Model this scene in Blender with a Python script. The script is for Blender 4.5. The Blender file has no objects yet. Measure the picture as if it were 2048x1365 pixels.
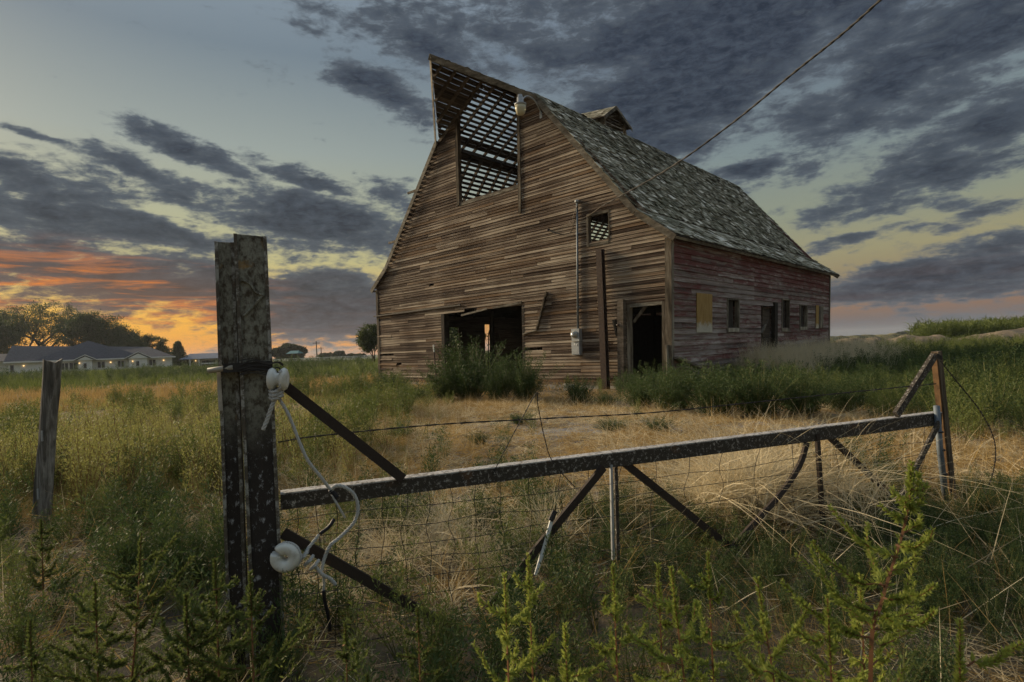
import bpy, math, random
import numpy as np
from mathutils import Vector, Matrix, Euler
random.seed(7); RNG = np.random.default_rng(11)
SC = bpy.context.scene
COL = SC.collection
R = math.radians

# ------------------------------------------------------------------ camera
F_PX, PITCH, ROLL, CAM_H = 1129.46, 0.01412, 0.04031, 1.35
cd = bpy.data.cameras.new('camera'); cam = bpy.data.objects.new('camera', cd); COL.objects.link(cam)
cd.sensor_width = 36.0; cd.lens = F_PX / 2048 * 36.0; cd.clip_start = 0.05; cd.clip_end = 9000
cam.location = (0, 0, CAM_H)
cam.rotation_euler = (Matrix.Rotation(math.pi/2 + PITCH, 3, 'X') @ Matrix.Rotation(-ROLL, 3, 'Z')).to_euler()
cd.dof.use_dof = True; cd.dof.focus_distance = 9.0; cd.dof.aperture_fstop = 11.0
SC.camera = cam
SC.render.resolution_x, SC.render.resolution_y = 1024, 682
SC.view_settings.view_transform = 'Standard'; SC.view_settings.look = 'None'
SC.view_settings.exposure = 0.1; SC.view_settings.gamma = 1.0; SC.view_settings.use_curve_mapping = False
SC.render.engine = 'CYCLES'
SC.cycles.use_denoising = True; SC.cycles.max_bounces = 5; SC.cycles.adaptive_threshold = 0.02; SC.cycles.transparent_max_bounces = 8
SC.cycles.diffuse_bounces = 3; SC.cycles.glossy_bounces = 2

def ray(x, y):
    """photo pixel (2048 x 1365) -> world direction with unit forward part"""
    U = x - 1024; V = y - 682.5
    u = U*math.cos(ROLL) - V*math.sin(ROLL); v = U*math.sin(ROLL) + V*math.cos(ROLL)
    d = (u/F_PX, 1.0, -v/F_PX)
    return Vector((d[0], d[1]*math.cos(PITCH) - d[2]*math.sin(PITCH), d[1]*math.sin(PITCH) + d[2]*math.cos(PITCH)))
EYE = Vector((0, 0, CAM_H))
def ground_pt(x, y, z=0.0):
    d = ray(x, y); return EYE + d*((z - CAM_H)/d.z)
def at_depth(x, y, Y):
    d = ray(x, y); return EYE + d*(Y/d.y)
def on_plane(x, y, P, N):
    d = ray(x, y); return EYE + d*((Vector(P) - EYE).dot(Vector(N))/d.dot(Vector(N)))
def azel(x, y):
    d = ray(x, y); return math.degrees(math.atan2(d.x, d.y)), math.degrees(math.atan2(d.z, math.hypot(d.x, d.y)))

# ------------------------------------------------------------------ node helpers
def lin(c):
    return tuple(((v/255)/12.92 if v/255 <= 0.04045 else ((v/255 + 0.055)/1.055)**2.4) for v in c)
class NT:
    def __init__(s, nt): s.nt = nt; s.n = nt.nodes; s.l = nt.links
    def node(s, t, **kw):
        nd = s.n.new(t)
        for k, v in kw.items(): setattr(nd, k, v)
        return nd
    def put(s, sock, v):
        if isinstance(v, bpy.types.NodeSocket): s.l.new(v, sock)
        elif v is not None: sock.default_value = v
    def math(s, op, a, b=None, c=None, clamp=False):
        nd = s.node('ShaderNodeMath', operation=op, use_clamp=clamp)
        s.put(nd.inputs[0], a); s.put(nd.inputs[1], b)
        if c is not None: s.put(nd.inputs[2], c)
        return nd.outputs[0]
    def vmath(s, op, a, b=None):
        nd = s.node('ShaderNodeVectorMath', operation=op); s.put(nd.inputs[0], a); s.put(nd.inputs[1], b)
        return nd.outputs['Value'] if op in ('LENGTH', 'DOT_PRODUCT', 'DISTANCE') else nd.outputs[0]
    def comb(s, x, y, z=0.0):
        nd = s.node('ShaderNodeCombineXYZ'); s.put(nd.inputs[0], x); s.put(nd.inputs[1], y); s.put(nd.inputs[2], z); return nd.outputs[0]
    def sep(s, v):
        nd = s.node('ShaderNodeSeparateXYZ'); s.put(nd.inputs[0], v); return nd.outputs
    def noise(s, v, scale, detail=4, rough=0.55, dist=0.0, color=False):
        nd = s.node('ShaderNodeTexNoise'); s.put(nd.inputs['Vector'], v)
        nd.inputs['Scale'].default_value = scale; nd.inputs['Detail'].default_value = detail
        nd.inputs['Roughness'].default_value = rough; nd.inputs['Distortion'].default_value = dist
        return nd.outputs['Color'] if color else nd.outputs[0]
    def ramp(s, fac, stops, interp='LINEAR'):
        nd = s.node('ShaderNodeValToRGB'); cr = nd.color_ramp; cr.interpolation = interp
        while len(cr.elements) < len(stops): cr.elements.new(0.5)
        for e, (p, c) in zip(cr.elements, stops):
            e.position = p; e.color = tuple(c)[:3] + (1,)
        s.put(nd.inputs[0], fac); return nd.outputs[0]
    def mix(s, fac, a, b, mode='MIX'):
        nd = s.node('ShaderNodeMix', data_type='RGBA', blend_type=mode)
        s.put(nd.inputs[0], fac)
        for i, v in ((6, a), (7, b)):
            if isinstance(v, (tuple, list)): v = tuple(v)[:3] + (1,)
            s.put(nd.inputs[i], v)
        return nd.outputs[2]
    def maprange(s, v, a, b, c=0.0, d=1.0, kind='LINEAR'):
        nd = s.node('ShaderNodeMapRange', interpolation_type=kind); nd.clamp = True
        s.put(nd.inputs[0], v); nd.inputs[1].default_value = a; nd.inputs[2].default_value = b
        s.put(nd.inputs[3], c); s.put(nd.inputs[4], d); return nd.outputs[0]

# ------------------------------------------------------------------ sky
SUN_AZ, SUN_EL = -58.0, 20.0
wd = bpy.data.worlds.new('World'); SC.world = wd; wd.use_nodes = True
W_ = NT(wd.node_tree); W_.n.clear()
tc = W_.node('ShaderNodeTexCoord').outputs['Generated']
dx, dy, dz = W_.sep(tc)
az = W_.math('MULTIPLY', W_.math('ARCTAN2', dx, dy), 180/math.pi)
el = W_.math('MULTIPLY', W_.math('ARCSINE', dz), 180/math.pi)
elc = W_.math('MAXIMUM', el, 0.0)
# flat cloud layer seen in perspective
zz = W_.math('ADD', W_.math('MAXIMUM', dz, 0.0), 0.10)
plane = W_.comb(W_.math('DIVIDE', dx, zz), W_.math('DIVIDE', dy, zz), 0.0)
ang = W_.comb(W_.math('MULTIPLY', az, 0.1), W_.math('MULTIPLY', el, 0.26), 3.1)
n_mid = W_.noise(ang, 1.9, 6, 0.6, 0.25)
n_pl = W_.noise(plane, 2.3, 5, 0.6, 0.3)
n_fine = W_.noise(ang, 6.5, 6, 0.66, 0.35)
wn = W_.noise(ang, 1.1, 5, 0.62, color=True)
wr, wg, wb = W_.sep(wn)
azw = W_.math('MULTIPLY_ADD', W_.math('SUBTRACT', wr, 0.5), 7.0, az)
elw = W_.math('MULTIPLY_ADD', W_.math('SUBTRACT', wg, 0.5), 3.6, el)
pos = W_.comb(azw, elw, 0.0)
# banks of cloud: photo centre, half length, half height, tilt (pixels, degrees up to the right), weight
BANKS = [
 (70, 276, 120, 15, -7, .62), (390, 306, 150, 30, -14, .9), (590, 352, 140, 24, -13, .85), (790, 392, 100, 30, -6, .62),
 (120, 372, 190, 55, -6, .72), (360, 385, 190, 38, -15, .8), (640, 448, 200, 60, -5, 1.0), (200, 446, 330, 46, -4, .95), (800, 425, 60, 24, 0, .6),
 (130, 528, 260, 55, -3, .85), (330, 570, 260, 70, 2, .85), (60, 590, 180, 34, 2, .6), (660, 618, 230, 78, 0, 1.05), (640, 520, 190, 12, 4, .5),
 (745, 168, 100, 55, -20, .78), (650, 35, 110, 40, 0, .5), (850, 70, 130, 90, 0, .75), (1010, 60, 150, 100, 0, .6), (850, 235, 90, 40, 0, .5), (1130, 50, 60, 60, 0, .7),
 (1330, 190, 330, 150, 28, 1.15), (1240, 70, 250, 110, 10, .9), (1560, 70, 320, 100, 24, 1.0), (1850, 110, 380, 120, 24, .92), (2000, 30, 340, 100, 15, .95), (1760, 200, 280, 60, 24, .66), (1680, 60, 420, 130, 16, .82),
 (1495, 345, 90, 24, 8, .75), (1645, 285, 60, 20, 22, .6), (1610, 350, 60, 30, 14, .6), (1850, 340, 260, 70, 14, .80), (1990, 250, 220, 70, 18, .8), (1700, 420, 120, 20, 6, .7), (1870, 425, 90, 22, 6, .65),
 (1720, 472, 130, 16, 6, .72), (1900, 450, 200, 18, 8, .55), (1990, 490, 150, 30, 6, .75), (1900, 552, 330, 46, 5, 1.05), (1680, 600, 200, 12, 3, .3), (2000, 640, 400, 34, 3, .55),
]
acc = None
for (px, py, hl, hh, tilt, wgt) in BANKS:
    a0, e0 = azel(px, py); a1, e1 = azel(px + 10, py); a2, e2 = azel(px, py - 10)
    sx = hl*abs(a1 - a0)/10; sy = hh*abs(e2 - e0)/10
    mp = W_.node('ShaderNodeMapping', vector_type='TEXTURE')
    mp.inputs['Location'].default_value = (a0, e0, 0); mp.inputs['Rotation'].default_value = (0, 0, R(tilt - 2.2)); mp.inputs['Scale'].default_value = (sx, sy, 1)
    W_.l.new(pos, mp.inputs['Vector'])
    g = W_.maprange(W_.vmath('LENGTH', mp.outputs[0]), 1.75, 0.15, 0.0, wgt, 'SMOOTHSTEP')
    acc = g if acc is None else W_.math('MAXIMUM', acc, g)
# outside the frame the cloud is kept thin so more sky light falls
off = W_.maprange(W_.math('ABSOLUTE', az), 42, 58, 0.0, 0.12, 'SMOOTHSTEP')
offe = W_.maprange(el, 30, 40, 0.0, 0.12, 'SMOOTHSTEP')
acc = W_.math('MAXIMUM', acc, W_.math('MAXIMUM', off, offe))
nz = W_.math('ADD', W_.math('MULTIPLY', W_.math('SUBTRACT', n_mid, 0.5), 1.5), W_.math('MULTIPLY', W_.math('SUBTRACT', n_pl, 0.5), 0.9))
nz = W_.math('ADD', nz, W_.math('MULTIPLY', W_.math('SUBTRACT', n_fine, 0.5), 1.0))
field = W_.math('ADD', acc, nz)
dens = W_.maprange(field, 0.18, 0.64, 0.0, 1.0, 'SMOOTHSTEP')
thick = W_.maprange(field, 0.28, 0.88, 0.0, 1.0, 'LINEAR')
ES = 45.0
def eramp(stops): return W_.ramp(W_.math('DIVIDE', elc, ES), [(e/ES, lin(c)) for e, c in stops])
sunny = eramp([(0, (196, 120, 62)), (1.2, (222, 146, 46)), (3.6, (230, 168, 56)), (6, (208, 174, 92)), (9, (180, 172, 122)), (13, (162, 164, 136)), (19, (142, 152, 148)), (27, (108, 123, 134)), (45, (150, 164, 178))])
away = eramp([(0, (88, 94, 106)), (1.2, (100, 92, 94)), (2.4, (130, 102, 84)), (4.2, (136, 116, 90)), (7.5, (146, 140, 108)), (11, (134, 140, 122)), (17, (118, 132, 134)), (26, (94, 108, 126)), (45, (150, 164, 178))])  # both ramps brighten above the frame, added to light barn and ground
dsun = W_.math('ABSOLUTE', W_.math('SUBTRACT', az, -36.0))
fs = W_.maprange(dsun, 12, 62, 1.0, 0.0, 'SMOOTHSTEP')
clear = W_.mix(fs, away, sunny)
nish = W_.node('ShaderNodeTexSky', sky_type='NISHITA'); nish.sun_disc = False
nish.sun_elevation = R(SUN_EL); nish.sun_rotation = R(SUN_AZ); nish.air_density = 1.6; nish.dust_density = 3.0
clear = W_.mix(1.0, clear, W_.vmath('MULTIPLY', nish.outputs[0], (0.004, 0.004, 0.004)), 'ADD')
# cloud body, and the red and gold light in it low towards the sun
body = W_.mix(thick, lin((100, 109, 117)), lin((37, 45, 59)))
body = W_.mix(W_.maprange(n_fine, 0.35, 0.7), body, W_.mix(0.5, body, lin((88, 98, 110))))
glow_d = W_.vmath('LENGTH', W_.comb(W_.math('DIVIDE', W_.math('SUBTRACT', az, -38.0), 16.0), W_.math('DIVIDE', W_.math('SUBTRACT', el, 4.5), 5.2), 0))
glow = W_.maprange(glow_d, 1.25, 0.25, 0.0, 1.0, 'SMOOTHSTEP')
streak = W_.noise(W_.comb(W_.math('MULTIPLY', az, 0.07), W_.math('MULTIPLY', el, 0.62), 9.0), 1.7, 6, 0.62, 0.5)
gl = W_.math('MULTIPLY', glow, W_.maprange(streak, 0.45, 0.66, 0.0, 1.0, 'SMOOTHSTEP'))
body = W_.mix(W_.math('MULTIPLY', glow, 0.55), body, lin((104, 76, 64)))
body = W_.mix(gl, body, lin((228, 128, 38)))
pink = W_.math('MULTIPLY', W_.maprange(el, 1.0, 10.0, 0.07, 0.0), W_.maprange(streak, 0.45, 0.65, 0.0, 1.0))
body = W_.mix(pink, body, lin((170, 116, 84)))
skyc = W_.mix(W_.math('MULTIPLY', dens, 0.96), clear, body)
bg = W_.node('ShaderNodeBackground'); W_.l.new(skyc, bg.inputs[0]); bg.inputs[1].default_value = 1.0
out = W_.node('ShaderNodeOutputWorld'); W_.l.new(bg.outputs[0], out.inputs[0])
wd.cycles.sampling_method = 'NONE'

sl = bpy.data.lights.new('sun', 'SUN'); sun = bpy.data.objects.new('sun', sl); COL.objects.link(sun)
sl.energy = 5.0; sl.angle = R(14); sl.color = (1.0, 0.80, 0.54)  # placed higher and further left than the sunset glow, to light the field
sd = Vector((math.sin(R(SUN_AZ))*math.cos(R(SUN_EL)), math.cos(R(SUN_AZ))*math.cos(R(SUN_EL)), math.sin(R(SUN_EL))))
sun.rotation_euler = (-sd).to_track_quat('-Z', 'Y').to_euler()

# ------------------------------------------------------------------ materials
def material(name):
    m = bpy.data.materials.new(name); m.use_nodes = True
    t = NT(m.node_tree); t.n.clear()
    o = t.node('ShaderNodeOutputMaterial'); b = t.node('ShaderNodeBsdfPrincipled'); t.l.new(b.outputs[0], o.inputs[0])
    b.inputs['Roughness'].default_value = 0.85; b.inputs['Specular IOR Level'].default_value = 0.25
    return m, t, b
def bump(t, b, h, dist=0.01, strength=0.6):
    n = t.node('ShaderNodeBump'); n.inputs['Distance'].default_value = dist; n.inputs['Strength'].default_value = strength
    t.put(n.inputs['Height'], h); t.l.new(n.outputs[0], b.inputs['Normal'])
def objco(t, ref=None):
    n = t.node('ShaderNodeTexCoord')
    if ref: n.object = ref
    return n.outputs['Object']
def rnd(t): return t.node('ShaderNodeObjectInfo').outputs['Random']
def scale3(t, v, s): return t.vmath('MULTIPLY', v, s)

def plain(name, c, var=0.25, scale=8.0, rough=0.85, spec=0.25, metal=0.0, bmp=0.003):
    m, t, b = material(name); v = objco(t)
    n = t.noise(v, scale, 6, 0.65)
    lo = tuple(x*(1 - var) for x in c); hi = tuple(min(1, x*(1 + var)) for x in c)
    t.l.new(t.mix(t.maprange(n, 0.3, 0.7), lo, hi), b.inputs['Base Color'])
    b.inputs['Roughness'].default_value = rough; b.inputs['Specular IOR Level'].default_value = spec; b.inputs['Metallic'].default_value = metal
    bump(t, b, n, bmp); return m

def wood(name, dark, mid, light, ref=None, grain=(1.2, 30, 30), paint=None, pamt=0.5, spread=1.0, orange=0.0, gcon=2.1):
    """weathered board: grain runs along the object's (or ref's) first axis; each board has its own tone"""
    m, t, b = material(name); v = objco(t, ref)
    r = rnd(t)
    vv = t.vmath('ADD', v, t.comb(t.math('MULTIPLY', r, 37.0), t.math('MULTIPLY', r, 11.0), t.math('MULTIPLY', r, 5.0)))
    g = t.noise(scale3(t, vv, grain), 1.0, 7, 0.68, 0.4)
    g2 = t.noise(scale3(t, vv, (grain[0]*0.5, grain[1]*0.5, grain[2]*0.5)), 0.6, 4, 0.6, 0.3)
    patch = t.noise(v, 0.55, 4, 0.6)
    tone = t.math('ADD', t.math('MULTIPLY', t.math('SUBTRACT', r, 0.5), 0.55*spread), t.math('MULTIPLY', t.math('SUBTRACT', g, 0.5), gcon))
    tone = t.math('ADD', tone, t.math('MULTIPLY', t.math('SUBTRACT', g2, 0.5), 1.0))
    tone = t.math('ADD', tone, t.math('MULTIPLY', t.math('SUBTRACT', patch, 0.5), 0.9))
    c = t.ramp(t.math('ADD', tone, 0.5, clamp=True), [(0.0, dark), (0.45, mid), (0.72, tuple(0.55*a + 0.45*d for a, d in zip(mid, light))), (1.0, light)])
    if orange:
        r2 = t.math('FRACT', t.math('MULTIPLY', r, 13.7))
        c = t.mix(t.math('MULTIPLY', t.maprange(r2, 0.72, 0.95), orange), c, (0.30, 0.17, 0.07))
    if paint:
        r3 = t.math('FRACT', t.math('MULTIPLY', r, 7.3))
        z = t.sep(v)[2]
        up = t.maprange(z, 2.9, 3.6, 0.0, 0.20, 'SMOOTHSTEP')     # paint has lasted best close under the roof
        pn = t.noise(scale3(t, vv, (1.4, 1.4, 7)), 1.0, 6, 0.7, 0.5)
        pf = t.math('ADD', t.math('ADD', t.math('MULTIPLY', t.math('SUBTRACT', pn, 0.5), 1.9), t.math('MULTIPLY', t.math('SUBTRACT', r3, 0.5), 0.35)), t.math('ADD', up, pamt))
        pf = t.math('SUBTRACT', pf, t.math('MULTIPLY', t.math('SUBTRACT', g, 0.5), 0.8))
        c = t.mix(t.maprange(pf, 0.40, 0.85, 0.0, 0.85), c, t.mix(g2, tuple(x*0.6 for x in paint), tuple(x*1.25 for x in paint)))
    t.l.new(c, b.inputs['Base Color'])
    b.inputs['Roughness'].default_value = 0.9; b.inputs['Specular IOR Level'].default_value = 0.15
    bump(t, b, t.math('ADD', g, t.math('MULTIPLY', g2, 0.6)), 0.012, 0.8)
    return m

# ------------------------------------------------------------------ mesh helpers
def ident(o, label=None, cat=None, group=None, kind=None):
    if label: o['label'] = label
    if cat: o['category'] = cat
    if group: o['group'] = group
    if kind: o['kind'] = kind
    return o
def thing(name, loc, label, cat, group=None, rotz=0.0):
    o = bpy.data.objects.new(name, None); COL.objects.link(o); o.location = loc; o.rotation_euler = (0, 0, rotz)
    o.empty_display_size = 0.2
    return ident(o, label, cat, group)
def root_matrix(o):
    m = Matrix.Translation(o.location) @ o.rotation_euler.to_matrix().to_4x4()
    return root_matrix(o.parent) @ m if o.parent else m
def link(name, me, parent=None, loc=None):
    o = bpy.data.objects.new(name, me); COL.objects.link(o)
    if parent: o.parent = parent
    if loc is not None: o.location = loc
    return o
class MB:
    """collects shapes in world space; build() links them as ONE mesh object, placed in its parent's frame"""
    def __init__(s): s.v = []; s.f = []
    def add(s, vs, fs):
        k = len(s.v); s.v += [Vector(v) for v in vs]; s.f += [tuple(i + k for i in f) for f in fs]; return s
    def hexa(s, c8):
        """corners: bottom ring 0-3, top ring 4-7"""
        return s.add(c8, [(3, 2, 1, 0), (4, 5, 6, 7), (0, 1, 5, 4), (1, 2, 6, 5), (2, 3, 7, 6), (3, 0, 4, 7)])
    def box(s, c, X, Y, Z):
        c = Vector(c); X = Vector(X)/2; Y = Vector(Y)/2; Z = Vector(Z)/2
        return s.hexa([c - X - Y - Z, c + X - Y - Z, c + X + Y - Z, c - X + Y - Z, c - X - Y + Z, c + X - Y + Z, c + X + Y + Z, c - X + Y + Z])
    def bar(s, p, q, w, d, up=(0, 0, 1)):
        """rectangular bar from p to q: w across 'up', d along the third axis"""
        p = Vector(p); q = Vector(q); z = (q - p).normalized(); x = z.cross(Vector(up))
        if x.length < 1e-4: x = z.cross(Vector((1, 0, 0)))
        x.normalize(); y = z.cross(x)
        return s.hexa([p - x*w/2 - y*d/2, p + x*w/2 - y*d/2, p + x*w/2 + y*d/2, p - x*w/2 + y*d/2,
                       q - x*w/2 - y*d/2, q + x*w/2 - y*d/2, q + x*w/2 + y*d/2, q - x*w/2 + y*d/2])
    def tube(s, pts, r, n=6, caps=True):
        pts = [Vector(p) for p in pts]; rs = r if isinstance(r, (list, tuple)) else [r]*len(pts)
        k = len(s.v); x = None
        for i, p in enumerate(pts):
            d = (pts[min(i + 1, len(pts) - 1)] - pts[max(i - 1, 0)]).normalized()
            if x is None:
                x = d.orthogonal().normalized()
            else:
                x = x - d*x.dot(d)
                x = x.normalized() if x.length > 1e-5 else d.orthogonal().normalized()
            y = d.cross(x)
            for j in range(n):
                a = 2*math.pi*j/n; s.v.append(p + (x*math.cos(a) + y*math.sin(a))*rs[i])
        for i in range(len(pts) - 1):
            for j in range(n):
                s.f.append((k + i*n + j, k + i*n + (j + 1) % n, k + (i + 1)*n + (j + 1) % n, k + (i + 1)*n + j))
        if caps:
            s.f.append(tuple(k + j for j in range(n - 1, -1, -1))); s.f.append(tuple(k + (len(pts) - 1)*n + j for j in range(n)))
        return s
    def lathe(s, o, ax, prof, n=20):
        """profile (radius, height) turned about axis ax through o"""
        ax = Vector(ax).normalized(); x = ax.orthogonal().normalized(); y = ax.cross(x); k = len(s.v)
        for (r, h) in prof:
            for j in range(n):
                a = 2*math.pi*j/n; s.v.append(Vector(o) + ax*h + (x*math.cos(a) + y*math.sin(a))*r)
        for i in range(len(prof) - 1):
            for j in range(n): s.f.append((k + i*n + j, k + i*n + (j + 1) % n, k + (i + 1)*n + (j + 1) % n, k + (i + 1)*n + j))
        s.f.append(tuple(k + j for j in range(n - 1, -1, -1))); s.f.append(tuple(k + (len(prof) - 1)*n + j for j in range(n)))
        return s
    frame = None
    def build(s, name, mat, parent=None, smooth=False, origin=None):
        if MB.frame: s.v = [MB.frame(v) for v in s.v]
        if parent is None:
            o0 = Vector(origin) if origin is not None else Vector((0, 0, 0)); vs = [v - o0 for v in s.v]
        else:
            inv = root_matrix(parent).inverted(); vs = [inv @ v for v in s.v]
        me = bpy.data.meshes.new(name); me.from_pydata([tuple(v) for v in vs], [], s.f)
        if mat: me.materials.append(mat)
        if smooth: me.polygons.foreach_set('use_smooth', [True]*len(me.polygons))
        me.update()
        return link(name, me, parent, None if parent else origin)
def curve_pts(ctrl, n=24):
    """Catmull-Rom through the control points"""
    P = [Vector(c) for c in ctrl]; P = [P[0]*2 - P[1]] + P + [P[-1]*2 - P[-2]]; out_ = []
    segs = len(P) - 3
    for i in range(segs):
        m = max(2, n//segs)
        for j in range(m):
            t = j/m; a, b, c, d = P[i:i + 4]
            out_.append(0.5*((2*b) + (c - a)*t + (2*a - 5*b + 4*c - d)*t*t + (3*b - a - 3*c + d)*t**3))
    out_.append(P[-2].copy()); return out_

# ------------------------------------------------------------------ ground
def vnoise(x, y, s, seed=0):
    """smooth value noise in numpy"""
    x = np.asarray(x)/s; y = np.asarray(y)/s
    xi = np.floor(x).astype(int); yi = np.floor(y).astype(int); fx = x - xi; fy = y - yi
    fx = fx*fx*(3 - 2*fx); fy = fy*fy*(3 - 2*fy)
    def h(a, b):
        n = (a*374761393 + b*668265263 + seed*144269504) & 0x7fffffff
        n = ((n ^ (n >> 13))*1274126177) & 0x7fffffff
        return ((n ^ (n >> 16)) & 0xffff)/65535.0
    return (h(xi, yi)*(1 - fx) + h(xi + 1, yi)*fx)*(1 - fy) + (h(xi, yi + 1)*(1 - fx) + h(xi + 1, yi + 1)*fx)*fy
def gz(x, y):
    x = np.asarray(x, float); y = np.asarray(y, float)
    near = np.clip(1 - np.hypot(x, y - 10)/45, 0, 1)
    return (vnoise(x, y, 1.3, 3) - 0.5)*0.07*near + (vnoise(x, y, 0.45, 5) - 0.5)*0.03*near
xs = np.concatenate([-np.geomspace(2500, 26, 22), np.arange(-25, 25.01, 0.33), np.geomspace(26, 2500, 22)])
ys = np.concatenate([-np.geomspace(2500, 6, 12), np.arange(-5, 32.01, 0.33), np.geomspace(33.5, 2500, 26)])
GX, GY = np.meshgrid(xs, ys); GZ = gz(GX, GY)
gv = np.stack([GX.ravel(), GY.ravel(), GZ.ravel()], 1); nx = len(xs)
gf = [(j*nx + i, j*nx + i + 1, (j + 1)*nx + i + 1, (j + 1)*nx + i) for j in range(len(ys) - 1) for i in range(nx - 1)]
me = bpy.data.meshes.new('ground'); me.from_pydata(gv.tolist(), [], gf); me.polygons.foreach_set('use_smooth', [True]*len(me.polygons))
m, t, b = material('soil_and_thatch')
v = t.node('ShaderNodeNewGeometry').outputs['Position']
n1 = t.noise(v, 0.35, 6, 0.6); n2 = t.noise(v, 5.0, 8, 0.7); n3 = t.noise(v, 40.0, 4, 0.7)
straw = t.mix(n2, (0.20, 0.135, 0.06), (0.42, 0.32, 0.17)); soil = t.mix(n3, (0.06, 0.05, 0.04), (0.17, 0.145, 0.12))
gravel = t.mix(n3, (0.16, 0.16, 0.16), (0.40, 0.385, 0.37))
px_, py_, _ = t.sep(v)
yard = t.maprange(t.vmath('LENGTH', t.comb(t.math('DIVIDE', t.math('SUBTRACT', px_, 2.6), 4.2), t.math('DIVIDE', t.math('SUBTRACT', py_, 10.0), 2.3), 0)), 1.15, 0.5, 0, 1, 'SMOOTHSTEP')
gm = t.math('MULTIPLY', yard, t.maprange(t.noise(v, 0.9, 5, 0.6), 0.46, 0.56))
c = t.mix(t.maprange(n2, 0.42, 0.62), soil, straw); c = t.mix(gm, c, gravel)
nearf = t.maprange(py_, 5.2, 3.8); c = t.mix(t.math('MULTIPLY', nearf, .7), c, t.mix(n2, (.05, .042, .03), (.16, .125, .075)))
far = t.maprange(py_, 25, 70); c = t.mix(t.math('MULTIPLY', far, 0.8), c, t.mix(n1, (0.05, 0.075, 0.02), (0.12, 0.13, 0.04)))
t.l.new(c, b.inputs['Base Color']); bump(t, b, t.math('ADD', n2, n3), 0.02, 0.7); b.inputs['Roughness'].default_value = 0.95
me.materials.append(m); GROUND = ident(link('ground', me), 'dry soil, gravel and thatch of the farm yard', None, None, 'structure')

# ------------------------------------------------------------------ barn frame
CX, CY, TH = 4.41094, 15.92756, 0.75983
BW, BL, HE, HK, HA, HOOD, SU, SV = 14.5325, 15.6505, 4.29125, 9.57471, 11.0985, 2.44078, 0.06333, -0.03665
KO = 0.3632*BW/2                      # knee offset from the centre line
E1 = Vector((-math.cos(TH), math.sin(TH), 0)); E2 = Vector((math.sin(TH), math.cos(TH), 0)); C0 = Vector((CX, CY, 0))
def B(a, b_, z):
    """a: along the front from the near corner, b: back along the side, z: up; the old barn leans"""
    return C0 + E1*(a - SU*z) + E2*(b_ + SV*z) + Vector((0, 0, z))
def on_front(x, y, b_=0.0):
    d = ray(x, y); n = E2 - Vector((0, 0, SV)); tt = ((C0 - EYE).dot(E2) + b_ + SV*CAM_H)/(d.dot(E2) - SV*d.z); return EYE + d*tt
def on_side(x, y, a=0.0):
    d = ray(x, y); tt = ((C0 - EYE).dot(E1) + a - SU*CAM_H)/(d.dot(E1) + SU*d.z); return EYE + d*tt
def to_ab(P):
    q = P - C0; q.z = 0; return q.dot(E1) + SU*P.z, q.dot(E2) - SV*P.z, P.z

BARN = thing('barn', (CX, CY, 0), 'large weathered wooden barn with gambrel roof, hay hood and leaning plank walls', 'barn', rotz=-TH)
# in BARN's frame x runs along the front, y back along the side
M_front = wood('front_siding_wood', (0.020, 0.013, 0.010), (0.105, 0.070, 0.049), (0.50, 0.42, 0.32), BARN, (0.45, 14, 52), orange=0.25, spread=0.95, gcon=2.7)
M_side = wood('side_siding_wood', (0.07, 0.055, 0.05), (0.27, 0.22, 0.195), (0.52, 0.46, 0.42), BARN, (14, 0.9, 34), paint=(0.16, 0.038, 0.035), pamt=0.49, gcon=1.5)
M_trim = wood('trim_wood', (0.04, 0.032, 0.024), (0.14, 0.115, 0.085), (0.38, 0.34, 0.27), BARN, (10, 10, 1.2))
M_trimh = wood('rake_wood', (0.045, 0.038, 0.030), (0.135, 0.118, 0.092), (0.33, 0.30, 0.245), BARN, (3, 3, 9))
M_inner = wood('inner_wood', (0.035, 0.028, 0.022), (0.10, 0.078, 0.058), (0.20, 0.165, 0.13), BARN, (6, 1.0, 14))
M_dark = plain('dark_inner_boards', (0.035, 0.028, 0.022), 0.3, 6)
M_conc = plain('old_concrete', (0.33, 0.32, 0.29), 0.3, 6)

def quadboard(a0, a1, z0, z1, a0t=None, a1t=None, side=False, thick=0.022, tilt=0.016, dz0=0, dz1=0, db0=0, db1=0):
    """one siding board; a is along the wall, proud at its lower edge"""
    a0t = a0 if a0t is None else a0t; a1t = a1 if a1t is None else a1t
    P = (lambda a, o, z: B(-o, a, z)) if side else (lambda a, o, z: B(a, o, z))
    sg = 1 if side else -1
    if side:  # outward is -a direction: offset o positive outwards
        f = lambda a, o, z: B(-o, a, z)
    else:
        f = lambda a, o, z: B(a, -o, z)
    lo0, lo1 = thick + tilt + db0, thick + tilt + db1
    m_ = MB()
    m_.hexa([f(a0, lo0, z0 + dz0), f(a1, lo1, z0 + dz1), f(a1, 0, z0 + dz1), f(a0, 0, z0 + dz0),
             f(a0t, thick + db0*.3, z1 + dz0), f(a1t, thick + db1*.3, z1 + dz1), f(a1t, 0, z1 + dz1), f(a0t, 0, z1 + dz0)])
    return m_
def gable(z):
    """limits of the front wall at height z"""
    if z <= HE: return 0.0, BW
    if z <= HK:
        k = (z - HE)/(HK - HE)*(BW/2 - KO); return k, BW - k
    k = BW/2 - KO + (z - HK)/(HA - HK)*KO; return min(k, BW/2), max(BW - k, BW/2)
def row_intervals(lo, hi, zc, openings):
    iv = [(lo, hi)]
    for (o0, o1, z0, z1) in openings:
        if z0 < zc < z1:
            nv = []
            for (p, q) in iv:
                if o1 <= p or o0 >= q: nv.append((p, q)); continue
                if o0 > p: nv.append((p, o0))
                if o1 < q: nv.append((o1, q))
            iv = nv
    return iv
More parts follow.
